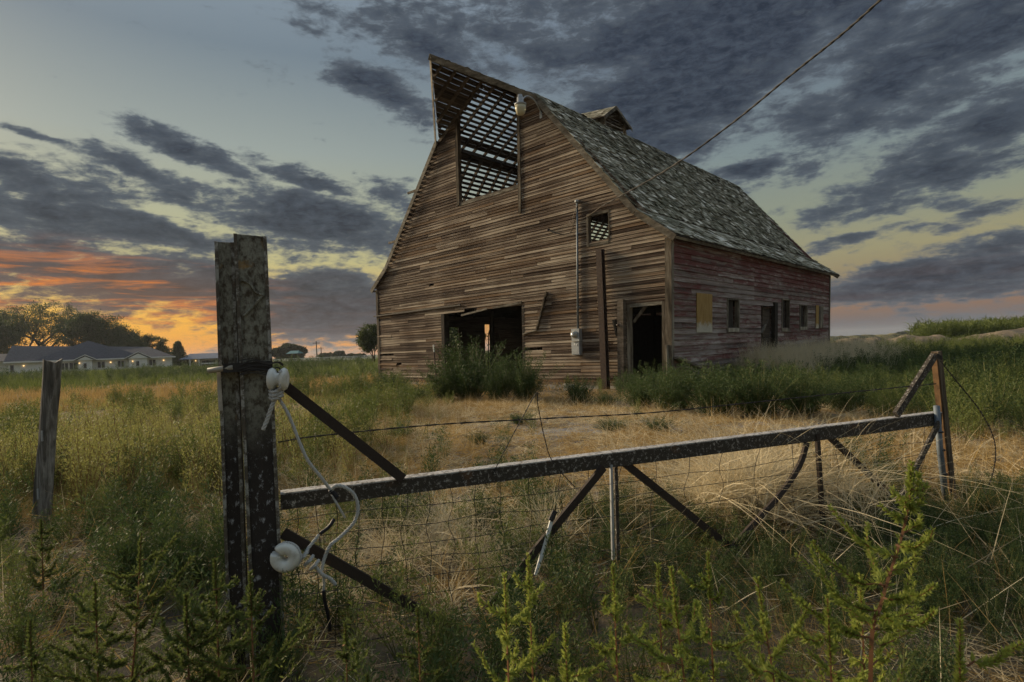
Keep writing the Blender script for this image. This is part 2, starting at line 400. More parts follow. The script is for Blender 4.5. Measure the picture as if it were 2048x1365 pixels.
def lay(wall, side, zlo, zhi, expo, openings, limits, mat, rr):
    z = zlo; row = 0
    while z < zhi - 0.02:
        zt = min(z + expo + 0.012, zhi); lo, hi = limits(z); lot, hit = limits(zt)
        for (p, q) in row_intervals(lo, hi, z + expo*0.5, openings):
            cuts = [p]; x = p
            while True:
                L_ = rr.choice([3.05, 3.66, 4.27, 4.88, 5.49]) if x > p or row % 2 else rr.uniform(0.8, 3.4)
                L_ = round(L_/0.61)*0.61
                if q - x - L_ < 0.7: break
                x += L_; cuts.append(x)
            cuts.append(q)
            for i in range(len(cuts) - 1):
                u0, u1 = cuts[i] + 0.002, cuts[i + 1] - 0.003
                if u1 - u0 < 0.05: continue
                j = 0.006 if not (not side and u0 > 13.0 and z < 2.4) else 0.03
                bb = quadboard(u0, u1, z, zt, max(u0, lot), min(u1, hit), side, 0.020, 0.026 if side else 0.018,
                               rr.uniform(-j, j), rr.uniform(-j, j), rr.uniform(0, j*1.6), rr.uniform(0, j*1.6))
                bb.build('siding_board', mat, wall)
        z += expo; row += 1
def part_empty(name, parent=None):
    o = bpy.data.objects.new(name, None); COL.objects.link(o); o.parent = parent; o.empty_display_size = 0.2; return o
rr = random.Random(5)
DOOR = (5.60, 9.80, -1, 2.86); HAY = (5.66, 8.72, 6.96, 12); WIN = (2.0, 2.73, 4.5, 5.38); RDOOR = (0.23, 1.27, -1, 2.43)
front = part_empty('front_wall', BARN)
lay(front, False, 0.10, HA, 0.106, [DOOR, HAY, WIN, RDOOR, (4.70, 5.52, 1.25, 1.40), (12.78, 13.12, 0.83, 1.0), (13.35, BW, 1.24, 1.38), (7.9, 8.6, 2.86, 2.98), (10.4, 10.7, 4.05, 4.1)], gable, M_front, rr)
SIDE_OPEN = [(1.55, 2.51, 1.67, 2.75), (3.79, 4.66, 1.69, 2.68), (6.76, 8.0, -1, 2.55), (8.99, 9.78, 1.68, 2.86), (11.21, 12.12, 1.74, 2.69), (13.39, 14.5, 1.73, 2.77)]
sidew = part_empty('side_wall', BARN)
lay(sidew, True, 0.10, HE - 0.02, 0.165, SIDE_OPEN, lambda z: (0.0, BL), M_side, rr)

# studs behind the siding, loft floor, back and left walls
fr = MB()
for a in np.arange(0.1, BW, 0.61):
    lo_z = 0.0
    zt = HE if (a < 0.05 or a > BW - 0.05) else min(HA, HE + min(a, BW - a)/(BW/2 - KO)*(HK - HE) if min(a, BW - a) < BW/2 - KO else HK + (min(a, BW - a) - (BW/2 - KO))/KO*(HA - HK)) - 0.15
    segs = [(0.0, zt)]
    for (o0, o1, z0, z1) in (DOOR, HAY, WIN, RDOOR):
        if o0 - 0.06 < a < o1 + 0.06:
            segs = [s_ for (p, q) in segs for s_ in ((p, min(q, z0)), (max(p, z1), q)) if s_[1] - s_[0] > 0.1]
    for (p, q) in segs:
        fr.hexa([B(a - .025, .004, p), B(a + .025, .004, p), B(a + .025, .12, p), B(a - .025, .12, p), B(a - .025, .004, q), B(a + .025, .004, q), B(a + .025, .12, q), B(a - .025, .12, q)])
for b_ in np.arange(0.1, BL, 0.61):
    segs = [(0.0, HE)]
    for (o0, o1, z0, z1) in SIDE_OPEN:
        if o0 - 0.06 < b_ < o1 + 0.06:
            segs = [s_ for (p, q) in segs for s_ in ((p, min(q, z0)), (max(p, z1), q)) if s_[1] - s_[0] > 0.1]
    for (p, q) in segs:
        fr.hexa([B(.004, b_ - .025, p), B(.12, b_ - .025, p), B(.12, b_ + .025, p), B(.004, b_ + .025, p), B(.004, b_ - .025, q), B(.12, b_ - .025, q), B(.12, b_ + .025, q), B(.004, b_ + .025, q)])
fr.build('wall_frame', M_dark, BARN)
def slab(a0, a1, b0, b1, z0, z1):
    return MB().hexa([B(a0, b0, z0), B(a1, b0, z0), B(a1, b1, z0), B(a0, b1, z0), B(a0, b0, z1), B(a1, b0, z1), B(a1, b1, z1), B(a0, b1, z1)])
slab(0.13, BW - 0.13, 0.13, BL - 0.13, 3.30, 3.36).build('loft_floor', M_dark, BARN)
lj = MB()
for b_ in np.arange(0.9, BL - 0.5, 1.22):
    lj.hexa([B(0.13, b_ - .04, 3.06), B(BW - .13, b_ - .04, 3.06), B(BW - .13, b_ + .04, 3.06), B(.13, b_ + .04, 3.06), B(.13, b_ - .04, 3.297), B(BW - .13, b_ - .04, 3.297), B(BW - .13, b_ + .04, 3.297), B(.13, b_ + .04, 3.297)])
lj.build('loft_joists', M_dark, BARN)
bk = MB()   # far gable, planks seen only from inside
for i in range(78):
    z0 = 0.1 + i*0.142; z1 = min(z0 + 0.138, HA)
    if z0 >= HA - .05: break
    l0, h0 = gable(z0); l1, h1 = gable(z1)
    bk.hexa([B(l0, BL - .03, z0), B(h0, BL - .03, z0), B(h0, BL, z0), B(l0, BL, z0), B(l1, BL - .03, z1), B(h1, BL - .03, z1), B(h1, BL, z1), B(l1, BL, z1)])
bk.build('back_wall', M_side, BARN)
WL = [to_ab(on_side(x, y, BW))[1:] for x, y in ((898, 655), (917, 690), (969, 650), (990, 740))]
lw = MB(); LOPEN = [(WL[0][0], WL[1][0], WL[1][1], WL[0][1]), (WL[2][0], WL[3][0], -1, WL[2][1])]
for i in range(27):
    z0 = 0.1 + i*0.155; z1 = min(z0 + 0.154, HE)
    for (p, q) in row_intervals(0.0, BL, z0 + .07, LOPEN):
        lw.hexa([B(BW - .02, p, z0), B(BW, p, z0), B(BW, q, z0), B(BW - .02, q, z0), B(BW - .02, p, z1), B(BW, p, z1), B(BW, q, z1), B(BW - .02, q, z1)])
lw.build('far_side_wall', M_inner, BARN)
slab(-0.05, BW + .05, -0.06, BL + .05, -0.25, 0.098).build('foundation', M_conc, BARN)
# inside: posts of the stalls
for (a, b_) in ((4.2, 3.0), (10.2, 3.0), (4.2, 6.5), (10.4, 6.5), (4.2, 10.0), (10.2, 10.0)):
    slab(a - .08, a + .08, b_ - .08, b_ + .08, 0.1, 3.06).build('stall_post', M_dark, BARN)
slab(4.16, 4.20, 0.2, 9.0, 0.1, 2.5).build('stall_partition', M_dark, BARN)
slab(10.9, 10.94, 7.5, 14.0, 0.1, 2.0).build('stall_partition', M_dark, BARN)

# ---- roof: skip sheathing and rafters on the open slope, shingles on the near one
KR = (BW/2 - KO, HK); RD = (BW/2, HA)
def shed(side_left):
    """profile of one side of the roof from the ridge down: list of (a, z)"""
    pts = [(BW/2, HA), (BW/2 - KO, HK), (0.95, HE + 0.90), (-0.28, HE - 0.02)]
    return [(BW - a, z) for a, z in pts] if side_left else pts
def roof_pt(left, seg, t_, b_, up):
    p = shed(left)[seg]; q = shed(left)[seg + 1]
    a = p[0] + (q[0] - p[0])*t_; z = p[1] + (q[1] - p[1])*t_
    d = Vector((q[0] - p[0], q[1] - p[1])).normalized(); n = Vector((-d.y, d.x))
    if n.y < 0: n = -n
    return B(a + n.x*up, b_, z + n.y*up)
def seglen(left, seg):
    p = shed(left)[seg]; q = shed(left)[seg + 1]; return math.hypot(q[0] - p[0], q[1] - p[1])
BF, BB = -0.16, BL + 0.75            # roof overhang at the front and the back
def rboard(left, seg, t0, t1, b0, b1, lo, hi, b0b=None):
    b0b = b0 if b0b is None else b0b
    P = lambda t_, b_, u: roof_pt(left, seg, t_, b_, u)
    return MB().hexa([P(t0, b0, lo), P(t0, b1, lo), P(t1, b1, lo), P(t1, b0b, lo), P(t0, b0, hi), P(t0, b1, hi), P(t1, b1, hi), P(t1, b0b, hi)])
lroof = part_empty('open_roof_slope', BARN)
hb = lambda t_: -HOOD*(1 - t_)       # the hood's slanting front edge
for seg in (0, 1, 2):
    L_ = seglen(True, seg); pitch = 0.205; n = int(L_/pitch)
    for i in range(n):
        s0 = i*pitch + 0.02; w = rr.uniform(0.095, 0.125); t0, t1 = s0/L_, (s0 + w)/L_
        b0 = hb(t0) if seg == 0 else BF; b0b = hb(t1) if seg == 0 else BF
        sag = rr.uniform(-.004, .004)
        rboard(True, seg, t0, t1, b0 + .03, BB, 0.0 + sag, 0.022 + sag, b0b + .03).build('sheathing_board', M_inner, lroof)
        # where shingles are still on, only a thread of light is left
        covers = []
        if seg == 0:
            if i == n - 3: covers.append((b0 + .03, b0 + .35))
            else: covers.append((b0 + .03, rr.uniform(0.10, 0.30)))
            if i in (0, 1): covers.append((0.3, BB))
            if i >= n - 2: covers.append((0.3, BB))
        if seg == 1 and (i < 2 or rr.random() < 0.06): covers.append((BF, BB))
        if seg == 1 and 4 < i < 8: covers.append((rr.uniform(5, 7), BB))
        if seg == 2: covers.append((BF, BB))
        for (c0, c1) in covers:
            if c1 - c0 > .1: rboard(True, seg, t0 - (.05 if seg else 0)/L_, (s0 + pitch - (rr.choice([-.01, .008, .012, .018]) if seg == 0 else rr.uniform(.012, .03)) - .0)/L_, c0, c1, 0.026, 0.036, c0 + (hb(1/ n)-hb(0) if seg == 0 and c0 < -.2 else 0)).build('shingle_course', M_inner, lroof)
for k, b_ in enumerate(np.arange(-HOOD + .55, BL, 0.61)):
    if b_ < 0:
        te = 1 + b_/HOOD
        if te > .1: rboard(True, 0, 0.0, te, b_ - .025, b_ + .025, -0.13, -0.004).build('rafter', M_inner, lroof)
    else:
        rboard(True, 0, 0.0, 1.0, b_ - .025, b_ + .025, -0.13, -0.004).build('rafter', M_inner, lroof)
        rboard(True, 1, 0.0, 1.0, b_ - .026, b_ + .026, -0.15, -0.004).build('rafter', M_inner, lroof)
for left in (True, False):
    rboard(left, 1, 0.0, 0.012, 0.02, BL - .02, -0.30, -0.14).build('knee_purlin', M_inner, BARN)

# near slope: deck, then wood shingles course by course
def shingle_mat():
    m, t, b = material('wood_shingles'); v = objco(t, BARN)
    at = t.node('ShaderNodeAttribute', attribute_name='tone').outputs['Fac']
    g = t.noise(scale3(t, v, (5, 22, 5)), 1.6, 6, 0.7, 0.3); moss = t.noise(v, 0.7, 5, 0.65)
    tone = t.math('ADD', at, t.math('MULTIPLY', t.math('SUBTRACT', g, 0.5), 0.75))
    c = t.ramp(tone, [(0.0, (0.042, 0.038, 0.025)), (0.34, (0.190, 0.176, 0.120)), (0.60, (0.36, 0.335, 0.25)), (0.80, (0.60, 0.56, 0.45)), (1.0, (0.80, 0.76, 0.65))])
    c = t.mix(t.maprange(moss, 0.48, 0.72, 0.0, 0.55), c, (0.10, 0.112, 0.058))
    t.l.new(c, b.inputs['Base Color']); bump(t, b, g, 0.01, 0.7); b.inputs['Roughness'].default_value = 0.9; return m
M_sh = shingle_mat()
nroof = part_empty('shingled_roof_slope', BARN)
rboard(False, 0, 0.0, 1.0, -HOOD, BB, -0.022, -0.002, 0.0).build('roof_deck', M_inner, nroof)
rboard(False, 1, 0.0, 1.0, BF, BB, -0.022, -0.002).build('roof_deck', M_inner, nroof)
rboard(False, 2, 0.0, 1.0, BF, BB, -0.022, -0.002).build('roof_deck', M_inner, nroof)
SH = []
for seg in (0, 1, 2):
    L_ = seglen(False, seg); expo = {0: .17, 1: .165, 2: .25}[seg]; n = int(L_/expo)
    for i in range(n, -1, -1):
        s1 = (i + 1)*expo + rr.uniform(0, .01)
        if s1 > L_ + .05: continue
        b0 = (hb(s1/L_) if seg == 0 else BF) - .02; x = b0 + rr.uniform(-.06, .05)
        while x < BB - .05:
            w = rr.uniform(0.10, 0.25); x1 = min(x + w, BB + .02)
            hole = float(vnoise(x + w/2, s1*1.7 + seg*9, 0.9, 21))
            if rr.random() > 0.045 + (0.22 if hole > .82 else 0):
                ln = expo*2.1; drop = rr.uniform(-.035, .04) + (0.05 if rr.random() < .08 else 0)
                lift = max(0, rr.gauss(.006, .014)); cur = rr.gauss(0, .009)
                bright = rr.random()
                tone = 0.36 + 0.17*rr.gauss(0, 1) + (0.45 if bright > .87 else 0) + (0.12 if seg == 2 else 0) - (.08 if s1 < .5 and seg == 1 else 0)
                SH.append((seg, s1, ln, drop, x + .002, x1 - .003, lift, cur, min(1, max(.02, tone))))
            x = x1
def sh_geo(s_):
    seg, s1, ln, drop, x0, x1, lift, cur, tone = s_
    L_ = seglen(False, seg); ta = (s1 - ln)/L_; tb = (s1 + drop)/L_
    P = lambda t_, b_, u: roof_pt(False, seg, t_, b_, u)
    k = 0.014; lo = .013 + lift
    return [P(ta, x0, 0.0), P(ta, x1, 0.0), P(tb, x1, lo - cur), P(tb, x0, lo + cur), P(ta, x0, .004), P(ta, x1, .004), P(tb, x1, lo + k - cur), P(tb, x0, lo + k + cur)]
SH.sort(key=lambda q: (0 if q[0] == 2 else 1, q[4] + 0.4*(seglen(False, q[0]) - q[1])) )
def set_tone(me, tones):
    at = me.attributes.new('tone', 'FLOAT', 'FACE'); at.data.foreach_set('value', tones)
for s_ in SH[:300]:
    o = MB().hexa(sh_geo(s_)).build('shingle', M_sh, nroof); set_tone(o.data, [s_[8]]*6)
big = MB(); tones = []
for s_ in SH[300:]:
    big.hexa(sh_geo(s_)); tones += [s_[8]]*6
o = big.build('shingles', M_sh, nroof); set_tone(o.data, tones); o['kind'] = 'stuff'

# rake boards, fascia, ridge, corner boards
def strip(p0, p1, out_, down, name, mat, parent=BARN):
    """board between two points, hung 'down' and standing 'out_' proud"""
    p0 = Vector(p0); p1 = Vector(p1); d = Vector(down); o_ = Vector(out_)
    return MB().hexa([p0 + d, p1 + d, p1 + d + o_, p0 + d + o_, p0, p1, p1 + o_, p0 + o_]).build(name, mat, parent)
for left in (False, True):
    for seg in (1, 2):
        P = lambda t_, b_, u: roof_pt(left, seg, t_, b_, u)
        for bb in (BF, BB):
            q = MB(); o1 = bb - .028 if bb < 0 else bb + .028
            q.hexa([P(0, bb, -.17), P(1, bb, -.17), P(1, o1, -.17), P(0, o1, -.17), P(0, bb, .012), P(1, bb, .012), P(1, o1, .012), P(0, o1, .012)])
            q.build('rake_board', M_trimh, BARN)
    T0 = roof_pt(left, 0, 0, -HOOD - .0, .03); T1 = roof_pt(left, 0, 1, BF, .01)
    T0b = roof_pt(left, 0, 0, -HOOD, -.16); T1b = roof_pt(left, 0, 1, BF, -.16)
    oo = (E2*-.03)
    MB().hexa([T0b, T1b, T1b + oo, T0b + oo, T0, T1, T1 + oo, T0 + oo]).build('hood_rake_board', M_trimh, BARN)
    # eave fascia
    P = lambda t_, b_, u: roof_pt(left, 2, t_, b_, u)
    MB().hexa([P(.97, BF, -.10), P(.97, BB, -.10), P(1.0, BB, -.10), P(1.0, BF, -.10), P(.97, BF, -.024), P(.97, BB, -.024), P(1.0, BB, -.024), P(1.0, BF, -.024)]).build('eave_board', M_trimh, BARN)
MB().hexa([B(BW/2 - .04, -HOOD + .05, HA - .16), B(BW/2 + .04, -HOOD + .05, HA - .16), B(BW/2 + .04, BB - .05, HA - .16), B(BW/2 - .04, BB - .05, HA - .16),
           B(BW/2 - .04, -HOOD + .05, HA - .03), B(BW/2 + .04, -HOOD + .05, HA - .03), B(BW/2 + .04, BB - .05, HA - .03), B(BW/2 - .04, BB - .05, HA - .03)]).build('ridge_beam', M_inner, BARN)
def fpanel(a0, a1, z0, z1, out_, mat, name, back=0.0, parent=BARN):
    return MB().hexa([B(a0, -out_, z0), B(a1, -out_, z0), B(a1, -back, z0), B(a0, -back, z0), B(a0, -out_, z1), B(a1, -out_, z1), B(a1, -back, z1), B(a0, -back, z1)]).build(name, mat, parent)
def spanel(b0, b1, z0, z1, out_, mat, name, back=0.0, parent=BARN):
    return MB().hexa([B(-out_, b0, z0), B(-back, b0, z0), B(-back, b1, z0), B(-out_, b1, z0), B(-out_, b0, z1), B(-back, b0, z1), B(-back, b1, z1), B(-out_, b1, z1)]).build(name, mat, parent)
fpanel(-0.068, 0.13, 0.1, HE - .02, .066, M_trim, 'corner_board', .043)
spanel(-0.062, 0.10, 0.1, HE - .03, .064, M_trim, 'corner_board', .049)
spanel(BL - .12, BL + .03, 0.1, HE - .05, .070, M_trim, 'corner_board', .049)
fpanel(BW - .13, BW + .03, 0.1, HE - .02, .060, M_trim, 'corner_board', .037)
# hay door: jambs with light edges, a sill
fpanel(5.52, 5.64, 6.0, 10.12, .075, M_trim, 'hay_door_jamb', -.05)
fpanel(8.70, 8.84, 6.90, 10.12, .070, M_trim, 'hay_door_jamb', -.10)
fpanel(5.64, 8.70, 6.86, 6.965, .045, M_trimh, 'hay_door_sill', -.05)
# front doors
fpanel(9.80, 9.98, 0.1, 2.86, .050, M_dark, 'door_jamb', -.20)
fpanel(5.50, 5.60, 0.1, 2.86, .040, M_dark, 'door_jamb', -.12)
q = MB(); q.hexa([B(5.6, -.06, 2.90), B(7.0, -.07, 2.84), B(7.0, -.02, 2.84), B(5.6, -.02, 2.90), B(5.6, -.06, 2.99), B(7.0, -.07, 2.90), B(7.0, -.02, 2.90), B(5.6, -.02, 2.99)]); q.build('door_lintel', M_trimh, BARN)
q = MB(); q.bar(B(7.3, -.07, 2.86), B(8.7, -.09, 2.72), .03, .07); q.build('loose_board', M_trimh, BARN)
q = MB(); q.bar(B(8.75, -.075, 3.12), B(BW + .22, -.075, 3.09), .05, .05); q.build('door_track', plain('track_iron', (.07, .06, .05), .4, 12, .7), BARN)
fpanel(1.27, 1.37, 0.1, 2.52, .060, M_trim, 'door_jamb', -.10)
fpanel(0.14, 0.23, 0.1, 2.52, .064, M_trim, 'door_jamb', -.10)
fpanel(0.23, 1.27, 2.43, 2.53, .058, M_trimh, 'door_lintel', -.10)
q = MB(); q.bar(B(1.2, .05, 2.0), B(.75, .06, 2.5), .05, .09); q.build('door_brace', M_trim, BARN)
fpanel(1.96, 2.0, 4.42, 5.42, .050, M_trim, 'window_frame', -.10); fpanel(2.73, 2.80, 4.42, 5.42, .050, M_trim, 'window_frame', -.10); fpanel(2.0, 2.73, 4.42, 4.50, .052, M_trimh, 'window_frame', -.10); fpanel(2.0, 2.73, 5.34, 5.42, .052, M_trimh, 'window_frame', -.10)
# the slat hanging askew beside the big door, and the prised board under it
q = MB(); q.bar(on_front(1094, 584, -.06), on_front(1074, 660, -.07), .05, .11, E2); q.build('hanging_slat', M_trim, BARN)
q = MB(); q.bar(on_front(1074, 660, -.065), on_front(1046, 669, -.06), .035, .06, E2); q.build('hanging_slat', M_trimh, BARN)
q = MB(); q.bar(on_front(1228, 640, -.10), on_front(1236, 673, -.06), .06, .14, E2); q.build('hanging_block', M_trim, BARN)
q = MB(); q.bar(on_front(1336, 690, -.08), on_front(1339, 790, -.09), .04, .24, E2); q.build('split_board', M_trim, BARN)
# side wall openings
M_ply = None
def ply():
    m, t, b = material('weathered_plywood'); v = objco(t, BARN); z = t.sep(v)[2]
    g = t.noise(scale3(t, v, (9, 9, 1.2)), 2.0, 6, 0.65); n = t.noise(v, 5, 4)
    c = t.mix(t.maprange(g, .3, .7), (0.30, 0.17, 0.05), (0.50, 0.34, 0.13))
    low = t.maprange(t.math('ADD', z, t.math('MULTIPLY', t.math('SUBTRACT', n, .5), .5)), 1.95, 1.78, 0, 1)
    c = t.mix(low, c, t.mix(g, (.42, .37, .27), (.72, .68, .58)))
    t.l.new(c, b.inputs['Base Color']); bump(t, b, g, .004); return m
M_ply = ply()
spanel(1.50, 2.56, 1.62, 2.80, .070, M_ply, 'window_cover', .050)
M_pale = wood('pale_frame_wood', (.12, .10, .075), (.34, .30, .23), (.62, .57, .46), BARN, (10, 10, 1.4))
for (b0, b1, z0, z1) in (SIDE_OPEN[1], SIDE_OPEN[3], SIDE_OPEN[4]):
    w = part_empty('window', BARN)
    spanel(b0 - .07, b0, z0 - .06, z1 + .05, .066, M_trim, 'frame', -.08, w); spanel(b1, b1 + .07, z0 - .06, z1 + .05, .066, M_trim, 'frame', -.08, w)
    spanel(b0, b1, z1, z1 + .05, .063, M_trim, 'frame', -.08, w); spanel(b0, b1, z0 - .07, z0 + .06, .078, M_pale, 'sill', -.08, w)
    spanel(b0 + .02, b1 - .3, z0 + .06, z1, -.02, M_dark, 'inner_board', -.04, w)
b0, b1, z0, z1 = SIDE_OPEN[5]
spanel(b0, b0 + .42, z0, z1, .070, M_ply, 'window_cover', .050); spanel(b0 + .50, b1, z0 + .02, z1 - .03, .075, M_trim, 'window_cover', .050)
spanel(8.0, 8.32, 0.1, 2.72, .11, M_dark, 'door_jamb', -.03); spanel(7.25, 8.0, 0.1, 2.5, -.08, M_inner, 'side_door', -.12)
for (x0, y0, x1, y1) in ((1523, 668, 1534, 640), (1521, 712, 1533, 676), (1523, 690, 1533, 728)):
    q = MB(); q.bar(on_side(x0, y0, -.02), on_side(x1, y1, .1), .04, .10, E1); q.build('cross_slat', M_trim, BARN)

# cupola, knocked askew on the ridge
cup = part_empty('cupola', BARN)
cb = 7.2
def CU(x, y, z):
    """cupola frame: x along the front, y along the ridge, z up from the ridge; it has slumped"""
    c_, s_ = math.cos(.16), math.sin(.16); x, z = x*c_ + z*s_, -x*s_*-1 + z*c_ if False else z*c_ + x*.13
    return B(BW/2 + x, cb + y, HA - .80 + z)
def cbox(c, sx, sy, sz, name, mat):
    x, y, z = c
    MB().hexa([CU(x - sx, y - sy, z - sz), CU(x + sx, y - sy, z - sz), CU(x + sx, y + sy, z - sz), CU(x - sx, y + sy, z - sz),
               CU(x - sx, y - sy, z + sz), CU(x + sx, y - sy, z + sz), CU(x + sx, y + sy, z + sz), CU(x - sx, y + sy, z + sz)]).build(name, mat, cup)
for (sx_, sy_) in ((-.95, -.8), (.95, -.8), (.95, .8), (-.95, .8)): cbox((sx_, sy_, .45), .06, .06, .75, 'corner_post', M_trim)
for i in range(7):
    z = .05 + i*.15 + rr.uniform(-.03, .03); k = rr.uniform(-.14, .14)
    MB().hexa([CU(-.98, -.72, z + k), CU(-.98, .72, z - k), CU(-.88, .72, z + .06 - k), CU(-.88, -.72, z + .06 + k), CU(-.98, -.72, z + .03 + k), CU(-.98, .72, z + .03 - k), CU(-.88, .72, z + .09 - k), CU(-.88, -.72, z + .09 + k)]).build('louvre_slat', M_trim, cup)
    if i % 2: MB().hexa([CU(.88, -.72, z), CU(.88, .72, z), CU(.98, .72, z - .06), CU(.98, -.72, z - .06), CU(.88, -.72, z + .03), CU(.88, .72, z + .03), CU(.98, .72, z - .03), CU(.98, -.72, z - .03)]).build('louvre_slat', M_trim, cup)
RZ, EZ, OX, OY = 1.72, 0.98, 1.18, 1.08
for i in range(6):      # slats left in the gable, pushed every way
    z = .80 + i*.15; hw = .95*max(.08, (RZ - z)/(RZ - .75)); k = rr.uniform(-.16, .16); e = rr.uniform(.5, 1.0)
    MB().hexa([CU(-1.02, -hw, z + k), CU(-1.02, hw*e, z - k), CU(-.96, hw*e, z + .05 - k), CU(-.96, -hw, z + .05 + k), CU(-1.02, -hw, z + .03 + k), CU(-1.02, hw*e, z + .03 - k), CU(-.96, hw*e, z + .08 - k), CU(-.96, -hw, z + .08 + k)]).build('louvre_slat', M_trim, cup)
for i in range(9):      # boarded front of the cupola
    x = -.86 + i*.215; MB().hexa([CU(x - .1, -.86, -.2), CU(x + .1, -.86, -.2), CU(x + .1, -.83, -.2), CU(x - .1, -.83, -.2), CU(x - .1, -.86, 1.08), CU(x + .1, -.86, 1.08), CU(x + .1, -.83, 1.08), CU(x - .1, -.83, 1.08)]).build('wall_board', M_inner, cup)
for sg in (-1, 1):
    MB().hexa([CU(-OX, 0, RZ - .03), CU(OX, 0, RZ - .03), CU(OX, sg*OY, EZ - .03), CU(-OX, sg*OY, EZ - .03), CU(-OX, 0, RZ), CU(OX, 0, RZ), CU(OX, sg*OY, EZ), CU(-OX, sg*OY, EZ)]).build('roof_board', M_inner, cup)
    cs = MB(); ct = []
    for r_ in range(8):
        f0, f1 = r_/8 - .06, (r_ + 1)/8 + .01
        x = -OX
        while x < OX:
            x1 = min(x + rr.uniform(.09, .2), OX); u = rr.uniform(.012, .03)
            y0, z0 = sg*OY*max(f0, 0), RZ + (EZ - RZ)*max(f0, 0); y1, z1 = sg*OY*f1, RZ + (EZ - RZ)*f1
            cs.hexa([CU(x, y0, z0 + .002), CU(x1 - .004, y0, z0 + .002), CU(x1 - .004, y1, z1 + u), CU(x, y1, z1 + u), CU(x, y0, z0 + .008), CU(x1 - .004, y0, z0 + .008), CU(x1 - .004, y1, z1 + u + .012), CU(x, y1, z1 + u + .012)])
            ct += [min(1, max(.05, .48 + .15*rr.gauss(0, 1)))]*6; x = x1
    o = cs.build('cupola_shingles', M_sh, cup); set_tone(o.data, ct); o['kind'] = 'stuff'
    for ex in (-OX, OX):
        e2 = ex - .03 if ex < 0 else ex + .03
        MB().hexa([CU(ex, 0, RZ - .14), CU(e2, 0, RZ - .14), CU(e2, sg*OY, EZ - .14), CU(ex, sg*OY, EZ - .14), CU(ex, 0, RZ + .02), CU(e2, 0, RZ + .02), CU(e2, sg*OY, EZ + .02), CU(ex, sg*OY, EZ + .02)]).build('rake_board', M_trimh, cup)

# ------------------------------------------------------------------ things fixed to or leaning on the barn
M_rust = plain('dark_rust', (0.055, 0.034, 0.025), 0.45, 14, 0.75, 0.3)
def ibeam(p, q, w, dpt, name, label):
    p = Vector(p); q = Vector(q); r_ = thing(name, p, label, 'beam')
    m_ = MB(); x = (q - p).cross(E2).normalized(); y = E2*-1
    m_.box((p + q)/2 + y*dpt/2, x*w, y*.014, q - p); m_.box((p + q)/2 - y*dpt/2, x*w, y*.014, q - p); m_.build('flange', M_rust, r_)
    MB().box((p + q)/2, x*.014, y*(dpt - .015), q - p).build('web', M_rust, r_)
    return r_
bp = on_front(1138, 776, -.6); bp.z = float(gz(bp.x, bp.y))
blk = MB().box(bp + Vector((0, 0, .09)), E1*.34 + Vector((0, 0, .03)), E2*.2, (0, .02, .2)).build('stone_block', M_conc, None, False, bp); ident(blk, 'small pale block lying at the foot of the front wall left of the meter', 'block')
ibeam(on_front(1212, 788, -.30), on_front(1200, 498, -.17), .20, .16, 'steel_beam', 'tall dark rusty steel beam leaning on the barn beside the meter')
r_ = thing('timber_post', B(1.50, -.16, 0), 'dark square timber post standing at the edge of the small barn doorway', 'post')
MB().hexa([B(1.39, -.23, -.1), B(1.60, -.23, -.1), B(1.60, -.068, -.1), B(1.39, -.068, -.1), B(1.39, -.23, 2.68), B(1.60, -.23, 2.70), B(1.60, -.068, 2.70), B(1.39, -.068, 2.66)]).build('shaft', M_inner, r_)
MB().lathe(B(1.56, -.23, 1.93), -E2, [(.035, 0), (.045, .03), (.03, .06), (.012, .07)], 10).build('insulator', plain('brown_glaze', (.10, .06, .04), .2, 10, .3, .5), r_)
M_galv = plain('galvanised_grey', (0.36, 0.38, 0.39), 0.2, 9, 0.55, 0.4, 0.3)
M_cond = plain('conduit_grey', (0.15, 0.18, 0.21), 0.25, 6, 0.6, 0.4, 0.3)
mt = thing('electric_meter', B(3.18, 0, 1.11), 'grey electric meter and breaker box on a tall conduit up the front wall', 'electric meter')
MB().tube([B(3.15, -.09, 1.85), B(3.12, -.09, 5.83)], .034, 8).build('conduit', M_cond, mt, True)
MB().lathe(B(3.12, -.09, 5.83), (0, 0, 1), [(.045, 0), (.075, .02), (.075, .07), (.04, .10), (.0, .11)], 10).build('weatherhead', M_galv, mt, True)
for z in (2.6, 3.7, 4.9): MB().box(B(3.14 - .0, -.055, z), E1*.13, E2*.05, (0, 0, .035)).build('strap', M_galv, mt)
MB().box(B(3.18, -.12, 1.71), E1*.30, E2*.16, (0, 0, .40)).build('meter_socket', M_galv, mt)
MB().lathe(B(3.20, -.20, 1.73), -E2, [(.115, 0), (.115, .02), (.095, .03), (.088, .10), (.07, .125), (.0, .13)], 20).build('meter_glass', plain('meter_face', (0.42, 0.42, 0.38), .15, 20, .2, .5), mt, True)
MB().box(B(3.185, -.11, 1.29), E1*.32, E2*.14, (0, 0, .42)).build('breaker_box', M_galv, mt)
MB().box(B(3.185, -.186, 1.285), E1*.27, E2*.012, (0, 0, .36)).build('box_door', M_galv, mt)
M_lab = plain('white_sticker', (.75, .75, .72), .05)
MB().box(B(3.21, -.194, 1.42), E1*.055, E2*.002, (0, 0, .06)).build('sticker', M_lab, mt); MB().box(B(3.14, -.194, 1.40), E1*.055, E2*.002, (0, 0, .05)).build('sticker', M_lab, mt)
M_wire = plain('black_wire', (.022, .02, .018), .3, 20, .6)
M_wirep = plain('pale_wire', (.30, .25, .20), .3, 20, .7)
pl = thing('power_line', B(4.41, -.05, 5.24), 'twisted power line running from the barn wall up out of the picture', 'cable')
anch = on_front(1205, 412, -.08)
far_end = at_depth(1775, -5, 7.0)
P0 = on_front(1098, 462, -.08)
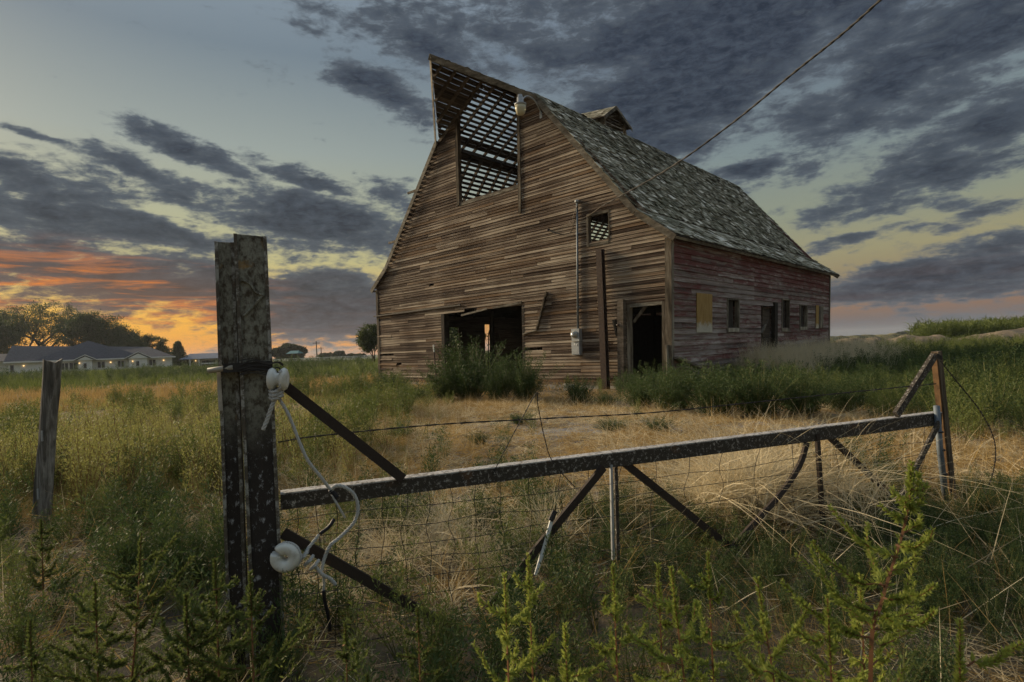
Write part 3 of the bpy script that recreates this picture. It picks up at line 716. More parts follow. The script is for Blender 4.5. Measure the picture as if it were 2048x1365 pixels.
def sagline(p, q, sag, n=30):
    return [p.lerp(q, i/n) - Vector((0, 0, 4*sag*(i/n)*(1 - i/n))) for i in range(n + 1)]
main = curve_pts([anch, at_depth(1330, 342, 12.0), at_depth(1460, 250, 10.2), at_depth(1585, 148, 8.7), at_depth(1700, 55, 7.6), at_depth(1840, -75, 6.4)], 200)
for ph in (0, math.pi):
    tw = []
    for i, p in enumerate(main):
        d = (main[min(i + 1, len(main) - 1)] - main[max(0, i - 1)]).normalized(); x = d.orthogonal().normalized(); y = d.cross(x); a = i*.5 + ph
        tw.append(p + (x*math.cos(a) + y*math.sin(a))*.007)
    MB().tube(tw, .013, 5).build('strand', M_wire, pl, True)
MB().tube(curve_pts([anch, on_front(1170, 435, -.07), on_front(1125, 452, -.06), P0], 20), .010, 5).build('drop_wire', M_wirep, pl, True)
MB().tube(curve_pts([P0, on_front(1115, 468, -.09), on_front(1140, 466, -.10), on_front(1150, 440, -.12), on_front(1156, 408, -.12)], 24), .011, 5).build('drop_wire', M_wire, pl, True)
MB().tube(curve_pts([on_front(1156, 408, -.12), on_front(1147, 430, -.14), on_front(1144, 450, -.11), anch.lerp(P0, .6)], 24), .008, 5).build('drop_wire', M_wirep, pl, True)
MB().lathe(on_front(1099, 461, 0), -E2, [(.03, 0), (.05, .03), (.03, .07), (.045, .10), (.0, .11)], 10).build('wall_insulator', M_rust, pl, True)
# yard light on its curved arm
A0 = on_front(1082, 231, -.03); LC = on_front(1041, 214, -1.05)
yl = thing('yard_light', A0, 'round farm yard light on a curved arm under the barn peak', 'lamp')
MB().tube(curve_pts([A0, A0 - E2*.05 + Vector((0, 0, .18)), A0.lerp(LC, .35) + Vector((0, 0, .42)), A0.lerp(LC, .7) + Vector((0, 0, .42)), LC + Vector((0, 0, .14))], 24), .024, 8).build('arm', M_galv, yl, True)
MB().lathe(LC, (0, 0, 1), [(.0, .03), (.15, .03), (.19, .05), (.19, .09), (.13, .12), (.105, .14), (.10, .30), (.075, .32), (.07, .38), (.0, .39)], 20).build('housing', M_galv, yl, True)
m, t, b = material('lamp_lens'); b.inputs['Base Color'].default_value = (.62, .58, .40, 1); b.inputs['Roughness'].default_value = .25; b.inputs['Transmission Weight'].default_value = 0.15
MB().lathe(LC - Vector((0, 0, .24)), (0, 0, 1), [(.0, -.02), (.10, -.01), (.135, .03), (.17, .16), (.175, .268)], 24).build('lens', m, yl, True)
MB().box(A0, E1*.10, E2*.02, (0, 0, .20)).build('wall_plate', M_galv, yl)
# left eave stub, poles sticking out on the left
for (x, y, l_) in ((822, 381, .5), (783, 482, .5)):
    p = on_front(x + 8, y + 1, .2); q = MB(); q.bar(p - E1*.3, p + E1*l_, .06, .09); q.build('purlin_end', M_trim, BARN)
# arched hay rack seen through the big door
hr = thing('hay_rack', B(13.6, 6.0, .1), 'dark arched metal rack with rungs inside the barn doorway', 'rack')
HRp = lambda x, y: on_side(x, y, BW - 1.5)
MB().tube(curve_pts([HRp(977, 760), HRp(977, 690), HRp(978, 665), HRp(984, 656), HRp(992, 656), HRp(998, 668), HRp(999, 760)], 30), .03, 6).build('arch', M_rust, hr)
for y in (668, 679, 690, 702): MB().tube([HRp(975, y), HRp(999, y - 1)], .018, 5).build('rung', M_rust, hr)
# plank fallen against the side wall, boards at the foot
r_ = thing('fallen_plank', on_side(1420, 745, -.5), 'dark heavy plank lying aslant at the foot of the red side wall', 'plank')
q = MB(); q.bar(on_side(1349, 716, -.10), on_side(1425, 748, -.45), .06, .26, E1); q.build('board', M_inner, r_)
r_ = thing('fence_rod', ground_pt(876, 800), 'thin steel fence rod with a white tip in front of the big doorway', 'rod')
gb = ground_pt(876, 800); tp = at_depth(867, 690, gb.y); md = gb.lerp(tp, .87)
MB().tube([gb, md], .022, 5).build('rod', M_rust, r_); MB().tube([md, tp], .024, 5).build('tip', M_lab, r_)

# ------------------------------------------------------------------ gate, posts, wire, rope
def paint_steel(name, base, flake, amt, rust=(0.16, 0.075, 0.03), ramt=0.25, sc=18, top=None):
    m, t, b = material(name); v = objco(t); z = t.sep(v)[2]
    vs = scale3(t, v, (1.2, 1.2, .75)) if top is not None else v
    n = t.noise(vs, sc*1.5, 9, 0.76); n2 = t.noise(vs, sc*4, 6, 0.7); n3 = t.noise(vs, 5.0, 5, 0.6)
    c = t.mix(n2, tuple(x*.55 for x in base), tuple(x*1.4 for x in base))
    c = t.mix(t.maprange(n3, .62, .72, 0, ramt*2), c, rust)
    fl = t.maprange(n, 1 - amt - .06, 1 - amt + .03)
    if top is not None:      # the upper part has kept a pale weathered skin, the lower part has lost it
        hz = t.maprange(t.math('ADD', z, t.math('MULTIPLY', t.math('SUBTRACT', n3, .5), .35)), top - .10, top + .14, 0, 1, 'SMOOTHSTEP')
        skin = t.mix(n2, (.13, .13, .10), (.34, .34, .28)); skin = t.mix(t.maprange(n, .44, .60), skin, (.060, .046, .030))
        skin = t.mix(t.maprange(t.noise(v, 9, 5, .6), .60, .70, 0, .8), skin, (.30, .17, .04))
        c = t.mix(hz, c, skin); fl = t.math('MULTIPLY', fl, t.math('SUBTRACT', 1.0, hz))
    c = t.mix(fl, c, t.mix(n2, tuple(x*.6 for x in flake), flake))
    t.l.new(c, b.inputs['Base Color']); bump(t, b, t.math('ADD', n, n2), .004, .7)
    b.inputs['Roughness'].default_value = .75; b.inputs['Metallic'].default_value = 0.0; return m
M_post = paint_steel('old_post_steel', (.036, .030, .026), (.44, .45, .47), .38, sc=24, top=1.05)
M_edge = paint_steel('flaking_edge_highlight', (.10, .085, .065), (.42, .42, .38), .45, sc=14)  # flaking steel, base tone raised to paint in the edge highlights
M_rail = paint_steel('flaking_rail_paint', (.055, .046, .036), (.50, .47, .42), .40, sc=34)
M_railtop = paint_steel('flaking_rail_top', (.16, .14, .12), (.60, .58, .55), .52, sc=26)
M_brace = paint_steel('brace_rust', (.045, .033, .026), (.42, .40, .38), .25, ramt=.4, sc=30)
GL = Vector((-0.98, 2.50, 0)); GR = Vector((3.17, 4.22, 0)); GD = (GR - GL).normalized(); GN = Vector((GD.y, -GD.x, 0))   # GN points towards the camera
def G(x, y, off=0.0): return on_plane(x, y, GL + GN*off, GN)
def channel(px_tl, px_tr, px_bl, px_br, off, depth, name, label, flange=.012):
    """steel channel whose web faces the camera; corners given on the photograph, foot below the ground"""
    tl, tr, bl, br = (G(*q, off) for q in (px_tl, px_tr, px_bl, px_br))
    def foot(p, q): return p.lerp(q, (p.z + .12)/(p.z - q.z))
    bl = foot(tl, bl); br = foot(tr, br); c = (bl + br)/2
    r_ = thing(name, Vector((c.x, c.y, 0)), label, 'gate post')
    bk = -GN*flange; dp = -GN*depth
    MB().hexa([bl, br, br + bk, bl + bk, tl, tr, tr + bk, tl + bk]).build('web', M_post, r_)
    xd = (tr - tl).normalized()*flange
    for (b_, t_, s_) in ((bl, tl, 1), (br, tr, -1)):
        MB().hexa([b_ + bk, b_ + bk + xd*s_, b_ + dp + xd*s_, b_ + dp, t_ + bk, t_ + bk + xd*s_, t_ + dp + xd*s_, t_ + dp]).build('flange', M_post, r_)
    lip = GN*.009; w_ = (tr - tl).normalized()*.013
    for (b_, t_, s_) in ((bl, tl, 1), (br, tr, -1)):      # rolled edges stand proud of the web
        MB().hexa([b_ + GN*.0005, b_ + w_*s_ + GN*.0005, b_ + w_*s_ + lip, b_ + lip, t_ + GN*.0005, t_ + w_*s_ + GN*.0005, t_ + w_*s_ + lip, t_ + lip]).build('rolled_edge', M_edge, r_)
    return r_
ps = channel((467, 468), (533, 474), (508, 1365), (574, 1365), .06, .10, 'steel_gate_post', 'taller pale flaking steel channel post holding the gate, nearest the white rope')
for (x0, y0, x1, y1) in ((482, 560, 528, 592), (528, 590, 488, 632), (482, 560, 484, 560)):
    if (x0, y0) != (x1, y1):
        MB().tube(curve_pts([G(x0, y0, .063), G((x0*2 + x1)/3 + 2, (y0*2 + y1)/3 - 3, .065), G((x0 + x1*2)/3 - 2, (y0 + y1*2)/3 + 3, .065), G(x1, y1, .063)], 12), .006, 5).build('weld_seam', M_post, ps)
pr = channel((429, 484), (468, 486), (458, 1365), (500, 1365), .01, .10, 'steel_gate_post', 'shorter browner steel channel post just behind the tall gate post')
M_iron = plain('black_iron', (.03, .027, .025), .5, 30, .65, .35)
M_pipe = plain('pale_pipe', (.40, .37, .31), .25, 20, .6)
hw = thing('gate_hinge_band', G(500, 742), 'dark iron band and pipe stub clamped round the two gate posts', 'hinge')
MB().hexa([G(446, 728, .075), G(545, 722, .075), G(545, 722, -.12), G(446, 728, -.12), G(446, 746, .075)*1, G(545, 741, .075), G(545, 741, -.12), G(446, 746, -.12)]).build('band', M_iron, hw)
MB().tube([G(416, 742, .05), G(466, 735, .07)], .0115, 8).build('pipe_stub', M_pipe, hw, True)
MB().hexa([G(433, 742, .02), G(441, 742, .02), G(441, 742, .03), G(433, 742, .03), G(437, 822, .02), G(446, 822, .02), G(446, 822, .03), G(437, 822, .03)]).build('hanging_plate', M_pipe, hw)
for k in range(6):
    y = 724 + k*6
    MB().tube(curve_pts([G(478, y + rr.uniform(-3, 3), .082), G(505, y - rr.uniform(2, 9), .086), G(535, y + rr.uniform(-6, 3), .086), G(556, y + rr.uniform(-8, 8), .07), G(566, y + rr.uniform(0, 14), .03)], 20), .003, 4).build('wire_wrap', M_iron, hw)
MB().tube(curve_pts([G(531, 762, .07), G(548, 752, .09), G(568, 750, .09), G(576, 770, .08)], 16), .006, 5).build('wire_hook', M_iron, hw)

gate = thing('farm_gate', Vector((GL.x, GL.y, 0)), 'sagging steel farm gate with flaking white top rail and wire mesh', 'gate')
def gbar(x0, y0, x1, y1, w, d, name, mat, off=0.0, par=None):
    p, q = G(x0, y0, off), G(x1, y1, off)
    return MB().bar(p, q, d, w, GN).build(name, mat, par or gate) if False else MB().bar(p, q, w, d, GN).build(name, mat, par or gate)
# top rail: an angle with its flat leg up
tl, bl_ = G(561, 990), G(561, 1021); tr, br_ = G(1884, 826), G(1884, 850)
rl = MB().hexa([bl_, br_, br_ - GN*.008, bl_ - GN*.008, tl, tr, tr - GN*.008, tl - GN*.008]).build('top_rail', M_rail, gate)
up_ = Vector((0, 0, .006))
MB().hexa([tl + GN*.002, tr + GN*.002, tr - GN*.065, tl - GN*.065, tl + GN*.002 + up_, tr + GN*.002 + up_, tr - GN*.065 + up_, tl - GN*.065 + up_]).build('rail_flange', M_railtop, rl)
for (x0, y0, x1, y1, w, d, mat, off) in (
    (570, 772, 806, 958, .045, .018, M_brace, .012), (566, 1066, 960, 1290, .045, .018, M_brace, .02),
    (1207, 935, 972, 1222, .040, .02, M_brace, .02), (1243, 922, 1545, 1162, .042, .018, M_brace, -.02),
    (1650, 866, 1800, 1008, .040, .018, M_brace, -.02), (1878, 845, 1738, 1120, .040, .018, M_rail, .03),
    (1868, 712, 1792, 830, .050, .03, M_rail, .01)):
    gbar(x0, y0, x1, y1, w, d, 'brace', mat, off)
q = MB(); pts_ = curve_pts([G(1614, 886, .02), G(1600, 930, .02), G(1560, 990, .02), G(1462, 1100, .02), G(1425, 1166, .02)], 20); q.tube(pts_, [.020]*len(pts_), 5); q.build('brace', M_brace, gate)
gbar(1222, 930, 1226, 1120, .014, .014, 'upright', M_galv, .0); gbar(1231, 930, 1236, 1120, .020, .014, 'upright', M_rail, -.03)
gbar(1634, 868, 1655, 1190, .030, .02, 'upright', M_brace, 0.0)
MB().tube([G(1106, 1032, .03), G(1072, 1150, .03)], .011, 6).build('white_rod', M_lab, gate); MB().tube([G(1110, 1022, .032), G(1101, 1042, .032)], .015, 6).build('tape', M_iron, gate)
MB().tube([G(1873, 812, .02), G(1880, 900, .02), G(1894, 1022, .02)], .021, 8).build('end_pipe', M_cond, gate, True)
for y in (866, 902, 950): MB().lathe(G(1873 + (y - 812)*.1, y, .02), (0, 0, 1), [(.026, 0), (.028, .006), (.026, .012)], 8).build('pipe_clip', M_iron, gate)
# mesh of sagging fence wire
for k in range(8):
    f = k/7
    y0 = 1040 + f*270; y1 = 878 + f*185
    cp = [G(572 + (1880 - 572)*u, y0 + (y1 - y0)*u + rr.uniform(-5, 5) + 7*math.sin(3.1*u), -.01 + rr.uniform(-.02, .02)) for u in np.linspace(0, 1, 14)]
    MB().tube(curve_pts(cp, 60), .0019, 4).build('line_wire', M_iron, gate)
for k in range(22):
    u = (k + .6)/22; u = u/(u + (1 - u)*1.55)*1.0 + 0*u; u = 1 - (1 - u)
    x = 572 + (1880 - 572)*u; y0 = 1040 + (878 - 1040)*u - 30; y1 = 1310 + (1063 - 1310)*u
    cp = [G(x + rr.uniform(-8, 8), y0 + (y1 - y0)*w_, -.012 + rr.uniform(-.02, .02)) for w_ in np.linspace(0, 1, 8)]
    MB().tube(curve_pts(cp, 28), .0018, 4).build('stay_wire', M_iron, gate)
# end post
M_oldpost = wood('split_post_wood', (.035, .028, .022), (.13, .10, .07), (.34, .29, .22), None, (20, 20, 1.5))
a_ = G(1873, 703, -.06); b2 = G(1907, 1040, -.06); b2 = a_.lerp(b2, (a_.z + .1)/(a_.z - b2.z))
r_ = thing('gate_end_post', Vector((b2.x, b2.y, 0)), 'thin weathered post with rusty edge at the far end of the gate', 'post')
MB().bar(b2, a_, .05, .05, GN).build('shaft', M_oldpost, r_)
MB().bar(b2.lerp(a_, .08) + GD*-.035, b2.lerp(a_, .98) + GD*-.033, .014, .04, GN).build('angle_edge', plain('orange_rust', (.13, .075, .035), .5, 20), r_)
for k in range(3): MB().tube(curve_pts([G(1862, 712 + k*3, 0), G(1872, 708 + k*3, .0), G(1884, 714 + k*3, 0)], 8), .005, 4).build('wire_tie', M_iron, r_)
# barbed wire above the gate
def barbed(ctrl, name, label, barbs=True, rad=.0022):
    pts_ = curve_pts(ctrl, 110); r_ = thing(name, pts_[0], label, 'wire'); tw = [[], []]
    bm_ = MB()
    for i, p in enumerate(pts_):
        d = (pts_[min(i + 1, len(pts_) - 1)] - pts_[max(0, i - 1)]).normalized(); x = d.orthogonal().normalized(); y = d.cross(x)
        for j in (0, 1):
            a = i*1.3 + j*math.pi; tw[j].append(p + (x*math.cos(a) + y*math.sin(a))*rad*1.1)
        if barbs and i % 4 == 2:
            for s_ in range(2):
                a = rr.uniform(0, 6.28); e = (x*math.cos(a) + y*math.sin(a))*.018 + d*rr.uniform(-.01, .01); bm_.tube([p - e, p + e], .0014, 3)
    for j in (0, 1): MB().tube(tw[j], rad, 4).build('strand', M_iron, r_)
    if barbs: bm_.build('barbs', M_iron, r_)
    return r_
barbed([G(556, 885, .05), G(640, 872), G(870, 850), G(1080, 838), G(1300, 826), G(1500, 806), G(1700, 785), G(1872, 768)], 'barbed_wire', 'strand of barbed wire strung above the gate rail')
barbed([G(1880, 722, 0), G(1915, 765, .05), G(1965, 830, .1), G(1990, 890, .1), G(1985, 950, .1), G(1960, 1010, .1)], 'loose_wire', 'dark wire curling loose from the end post into the grass', False, .0026)
barbed([G(985, 950, 0), G(1010, 900, .03), G(1045, 835, .05), G(1073, 787, .06), G(1076, 812, .05), G(1090, 880, .02), G(1106, 925, 0), G(1150, 975, 0)], 'loose_wire', 'thin dark wire looping up above the middle of the gate rail', False, .0016)

# insulators and rope on the big post
def porcelain():
    m, t, b = material('white_porcelain'); v = objco(t); n = t.noise(v, 30, 5, .6)
    t.l.new(t.mix(t.maprange(n, .5, .75), (.68, .68, .62), (.42, .40, .33)), b.inputs['Base Color']); b.inputs['Roughness'].default_value = .3; b.inputs['Specular IOR Level'].default_value = .5; return m
M_porc = porcelain()
IC = G(556, 759, .10); ix = (GD + GN*.25 + Vector((0, 0, -.04))).normalized()
o = MB().lathe(IC - ix*.040, ix, [(.0, 0), (.030, .0), (.044, .006), (.049, .016), (.044, .026), (.028, .033), (.026, .047), (.044, .054), (.049, .064), (.044, .074), (.030, .080), (.0, .080)], 24).build('spool_insulator', M_porc, None, True, IC)
ident(o, 'white porcelain spool insulator at the top of the rope on the post', 'insulator', 'porcelain insulators on the gate post')
# notched ring insulator
RC = G(572, 1114, .13); ax = (GN + GD*-.35).normalized(); xx = GD - ax*GD.dot(ax); xx.normalize(); yy = ax.cross(xx)
if yy.z < 0: yy = -yy
ri = MB(); prof = [(-.026, -.015), (-.019, -.024), (.010, -.025), (.020, -.016), (.023, -.004), (.014, .003), (.023, .012), (.019, .024), (.008, .030), (-.019, .025), (-.027, .011)]
N_ = 34; a0, a1 = R(158), R(158 + 332); k0 = 0
for i in range(N_ + 1):
    a = a0 + (a1 - a0)*i/N_; rd = xx*math.cos(a) + yy*math.sin(a); shrink = 1.0
    for (pr_, ph_) in prof: ri.v.append(RC + rd*(.038 + pr_*shrink) + ax*ph_*shrink)
n_ = len(prof)
for i in range(N_):
    for j in range(n_): ri.f.append((i*n_ + j, i*n_ + (j + 1) % n_, (i + 1)*n_ + (j + 1) % n_, (i + 1)*n_ + j))
ri.f.append(tuple(range(n_ - 1, -1, -1))); ri.f.append(tuple(N_*n_ + j for j in range(n_)))
o = ri.build('ring_insulator', M_porc, None, True, RC)
ident(o, 'white notched ring insulator hanging low on the rope', 'insulator', 'porcelain insulators on the gate post')
def ropemat():
    m, t, b = material('white_rope'); v = objco(t); n = t.noise(v, 120, 5, .7); n2 = t.noise(v, 9, 4, .6)
    c = t.mix(n, (.30, .30, .28), (.66, .66, .63)); c = t.mix(t.maprange(n2, .55, .7, 0, .5), c, (.22, .20, .16))
    t.l.new(c, b.inputs['Base Color']); bump(t, b, n, .002, .8); return m
M_rope = ropemat()
rope = thing('rope', G(556, 790, .10), 'frayed white rope knotted to two insulators and hung over the gate rail', 'rope')
def twist(ctrl, rad, name, n=70, turns=10.0, cut=False):
    pts_ = curve_pts(ctrl, n); m_ = MB(); L_ = 0
    lens = [0]
    for i in range(1, len(pts_)): lens.append(lens[-1] + (pts_[i] - pts_[i - 1]).length)
    for j in range(3):
        st = []
        x = None
        for i, p in enumerate(pts_):
            d = (pts_[min(i + 1, len(pts_) - 1)] - pts_[max(0, i - 1)]).normalized()
            x = d.orthogonal().normalized() if x is None else (x - d*x.dot(d)).normalized(); y = d.cross(x); a = lens[i]*2*math.pi/(rad*6.5) + j*2.094
            st.append(p + (x*math.cos(a) + y*math.sin(a))*rad*.52)
        m_.tube(st, rad*.60, 5)
    return m_.build(name, M_rope, rope, True)
K1 = G(550, 790, .10)
twist([G(561, 742, .135), G(562, 760, .14), G(560, 776, .135), K1], .0075, 'loop', 40)
for k in range(3):
    y = 781 + k*7
    twist([G(540, y + 1, .10), G(548, y + 4, .125), G(561, y - 2, .12), G(564, y - 4, .095), G(552, y - 3, .085), G(540, y + 1, .10)], .0075, 'knot', 50)
twist([G(552, 796, .11), G(544, 812, .115), G(535, 838, .11), G(526, 860, .11)], .0085, 'rope_tail', 60)
twist([G(557, 796, .10), G(578, 832, .10), G(601, 890, .10), G(618, 925, .10), G(642, 955, .09), G(662, 982, .07)], .0068, 'rope_run', 130)
twist([G(660, 984, .07), G(672, 972, .08), G(690, 975, .09), G(708, 990, .09), G(716, 1015, .09), G(708, 1045, .09), G(680, 1075, .09), G(660, 1092, .10), G(648, 1120, .10), G(642, 1143, .11)], .0075, 'rope_run', 170)
twist([G(664, 990, .07), G(672, 1005, .07), G(682, 1022, .07), G(690, 1036, .06)], .005, 'rope_tail', 50)
twist([G(638, 1070, .09), G(626, 1085, .10), G(616, 1098, .11), G(608, 1112, .12)], .0068, 'rope_run', 50)
for k in range(3):
    x = 606 + k*11; y = 1112 + k*9
    twist([G(x - 7, y + 9, .125), G(x + 2, y + 2, .145), G(x + 9, y - 8, .13), G(x + 6, y - 6, .11), G(x - 6, y + 8, .115), G(x - 7, y + 9, .125)], .0065, 'knot', 40)
twist([G(628, 1130, .13), G(645, 1150, .13), G(660, 1158, .12), G(672, 1170, .12)], .0075, 'rope_tail', 40)
ringrope = [RC + (xx*math.cos(R(t_)) + yy*math.sin(R(t_)))*.060 + ax*.004 for t_ in range(100, -41, -10)] + [G(604, 1110, .12)]
twist(ringrope, .0055, 'loop', 70)
twist([G(646, 1148, .115), G(648, 1166, .11), G(647, 1180, .105)], .006, 'rope_tail', 30)
M_tape = plain('black_tape', (.012, .012, .018), .3, 30, .45, .4)
MB().tube(curve_pts([G(669, 1038, .085), G(658, 1054, .09), G(640, 1068, .09)], 12), .0085, 7).build('tape_wrap', M_tape, rope, True)
MB().tube(curve_pts([G(660, 980, .07), G(668, 988, .068), G(674, 996, .07)], 8), .011, 7).build('tape_wrap', M_tape, rope, True)
MB().tube(curve_pts([G(647, 1180, .105), G(650, 1205, .10), G(657, 1235, .09), G(660, 1262, .08)], 16), .008, 7).build('tape_wrap', M_tape, rope, True)

# ------------------------------------------------------------------ old wooden fence post on the left
M_old = wood('charred_post_wood', (.025, .024, .022), (.12, .113, .10), (.44, .43, .41), None, (26, 26, 2.0))
fb = ground_pt(82, 1050); ft = at_depth(105, 722, fb.y - .05)
r_ = thing('fence_post', fb, 'leaning grey wooden fence post on its own in the left of the field', 'post')
q = MB(); N_ = 11
for i in range(N_ + 1):
    t_ = i/N_; p = (fb - Vector((0, 0, .08))).lerp(ft, t_)
    for j in range(10):
        a = 2*math.pi*j/10; w = (.066 if abs(math.cos(a)) > .4 else .060)*(1 + .09*math.sin(j*2.3 + i*.4) + rr.uniform(-.03, .03))
        q.v.append(p + Vector((math.cos(a)*w, math.sin(a)*w, (rr.uniform(-.012, .012) if i < N_ else .02*math.sin(a*2)))))
for i in range(N_):
    for j in range(10): q.f.append((i*10 + j, i*10 + (j + 1) % 10, (i + 1)*10 + (j + 1) % 10, (i + 1)*10 + j))
q.f.append(tuple(N_*10 + j for j in range(10))); q.build('shaft', M_old, r_)
for (u, w) in ((.55, .5), (.2, .8)):
    p = fb.lerp(ft, u); MB().box(p + Vector((.01, -.066, 0)), (.012, 0, 0), (0, .012, 0), (0, 0, .09)).build('staple_strip', M_galv, r_)

# ------------------------------------------------------------------ foliage tools (numpy)
class VB:
    """quads only, kept as arrays: leaves, blades, three-sided stems; mat index per face"""
    def __init__(s): s.v = []; s.m = []; s.n = 0
    def quads(s, q, mi=0):
        q = np.asarray(q, float).reshape(-1, 4, 3); s.v.append(q); s.m.append(np.full(len(q), mi, np.int32)); return s
    def leaves(s, base, d, ln, wd, rng, mi=0, droop=0.0):
        """diamond leaves: base points (N,3), directions (N,3)"""
        base = np.asarray(base, float); d = np.asarray(d, float); d = d/np.maximum(np.linalg.norm(d, axis=1, keepdims=True), 1e-6)
        r_ = rng.normal(size=d.shape); sd = np.cross(d, r_); sd /= np.maximum(np.linalg.norm(sd, axis=1, keepdims=True), 1e-6)
        ln = np.broadcast_to(np.asarray(ln, float).reshape(-1, 1), (len(d), 1)); wd = np.broadcast_to(np.asarray(wd, float).reshape(-1, 1), (len(d), 1))
        tip = base + d*ln; tip[:, 2] -= droop*ln[:, 0]; mid = base + d*ln*.45
        return s.quads(np.stack([base, mid + sd*wd/2, tip, mid - sd*wd/2], 1), mi)
    def blades(s, base, d, ln, wd, bend, rng, mi=0, seg=3):
        """curved grass blades as tapering strips"""
        base = np.asarray(base, float); N = len(base); d = d/np.linalg.norm(d, axis=1, keepdims=True)
        out2 = rng.normal(size=(N, 3)); out2[:, 2] = 0; sd = np.cross(d, out2); sd /= np.maximum(np.linalg.norm(sd, axis=1, keepdims=True), 1e-6)
        ln = np.broadcast_to(np.asarray(ln, float), (N,)); bd = np.stack([d[:, 0], d[:, 1], np.zeros(N)], 1); bd += rng.normal(size=(N, 3))*.3; bd[:, 2] = -.35
        bend = np.broadcast_to(np.asarray(bend, float), (N,)); pts = []
        for i in range(seg + 1):
            t_ = i/seg; p = base + d*(ln*t_)[:, None] + bd*(bend*ln*t_*t_)[:, None]; w = wd*(1 - t_*.92)/2
            pts.append((p - sd*w, p + sd*w))
        for i in range(seg): s.quads(np.stack([pts[i][0], pts[i][1], pts[i + 1][1], pts[i + 1][0]], 1), mi)
        return s
    def stem(s, pts, r0, r1, mi=0):
        pts = np.asarray(pts, float); n = len(pts); q = []
        ang = np.arange(3)*2*math.pi/3
        ds = np.gradient(pts, axis=0); ds /= np.maximum(np.linalg.norm(ds, axis=1, keepdims=True), 1e-6)
        ref = np.array([.31, .95, .05]); x = np.cross(ds, ref); x /= np.maximum(np.linalg.norm(x, axis=1, keepdims=True), 1e-6); y = np.cross(ds, x)
        rad = np.linspace(r0, r1, n)[:, None, None]
        ring = pts[:, None, :] + rad*(np.cos(ang)[None, :, None]*x[:, None, :] + np.sin(ang)[None, :, None]*y[:, None, :])
        for j in range(3):
            k = (j + 1) % 3; q.append(np.stack([ring[:-1, j], ring[:-1, k], ring[1:, k], ring[1:, j]], 1))
        return s.quads(np.concatenate(q), mi)
    def mesh(s, name, mats, only=None):
        v = np.concatenate(s.v); m_ = np.concatenate(s.m)
        if only is not None: k = np.isin(m_, only); v = v[k]; m_ = m_[k]
        n = len(v); me = bpy.data.meshes.new(name)
        me.vertices.add(n*4); me.vertices.foreach_set('co', v.astype(np.float32).ravel())
        me.loops.add(n*4); me.loops.foreach_set('vertex_index', np.arange(n*4, dtype=np.int32))
        me.polygons.add(n); me.polygons.foreach_set('loop_start', np.arange(0, n*4, 4, dtype=np.int32))
        for mm in mats: me.materials.append(mm)
        if only is None and len(mats) > 1: me.polygons.foreach_set('material_index', m_)
        me.update(calc_edges=True); return me
def foliage_mat(name, lo, hi, trans=0.35, sc=2.0, var=0.5, tint=None):
    """leaf colour varies from plant to plant and leaf to leaf; light passes through thin leaves"""
    m = bpy.data.materials.new(name); m.use_nodes = True; t = NT(m.node_tree); t.n.clear()
    o = t.node('ShaderNodeOutputMaterial'); geo = t.node('ShaderNodeNewGeometry')
    r_ = t.math('ADD', t.math('MULTIPLY', rnd(t), var), t.math('MULTIPLY', geo.outputs['Random Per Island'], 1 - var))
    n = t.noise(geo.outputs['Position'], sc, 3, .6)
    f = t.math('ADD', t.math('MULTIPLY', r_, .7), t.math('MULTIPLY', t.maprange(n, .3, .7), .4), clamp=True)
    c = t.mix(f, lo, hi)
    if tint: c = t.mix(t.maprange(t.math('FRACT', t.math('MULTIPLY', r_, 17.3)), .86, .98, 0, .8), c, tint)
    b = t.node('ShaderNodeBsdfPrincipled'); t.l.new(c, b.inputs['Base Color']); b.inputs['Roughness'].default_value = .6; b.inputs['Specular IOR Level'].default_value = .25
    tr = t.node('ShaderNodeBsdfTranslucent'); t.l.new(c, tr.inputs[0]); mx = t.node('ShaderNodeMixShader'); mx.inputs[0].default_value = trans
    t.l.new(b.outputs[0], mx.inputs[1]); t.l.new(tr.outputs[0], mx.inputs[2]); t.l.new(mx.outputs[0], o.inputs[0]); return m
M_bark = plain('bark', (.055, .042, .032), .4, 6)
M_leaf_dark = foliage_mat('tree_leaves_dark', (.022, .042, .014), (.075, .105, .03), sc=.35)
M_leaf_mid = foliage_mat('tree_leaves_mid', (.04, .06, .018), (.105, .13, .04), sc=.35)
M_leaf_far = foliage_mat('tree_leaves_far', (.04, .055, .03), (.085, .10, .055), sc=.2)
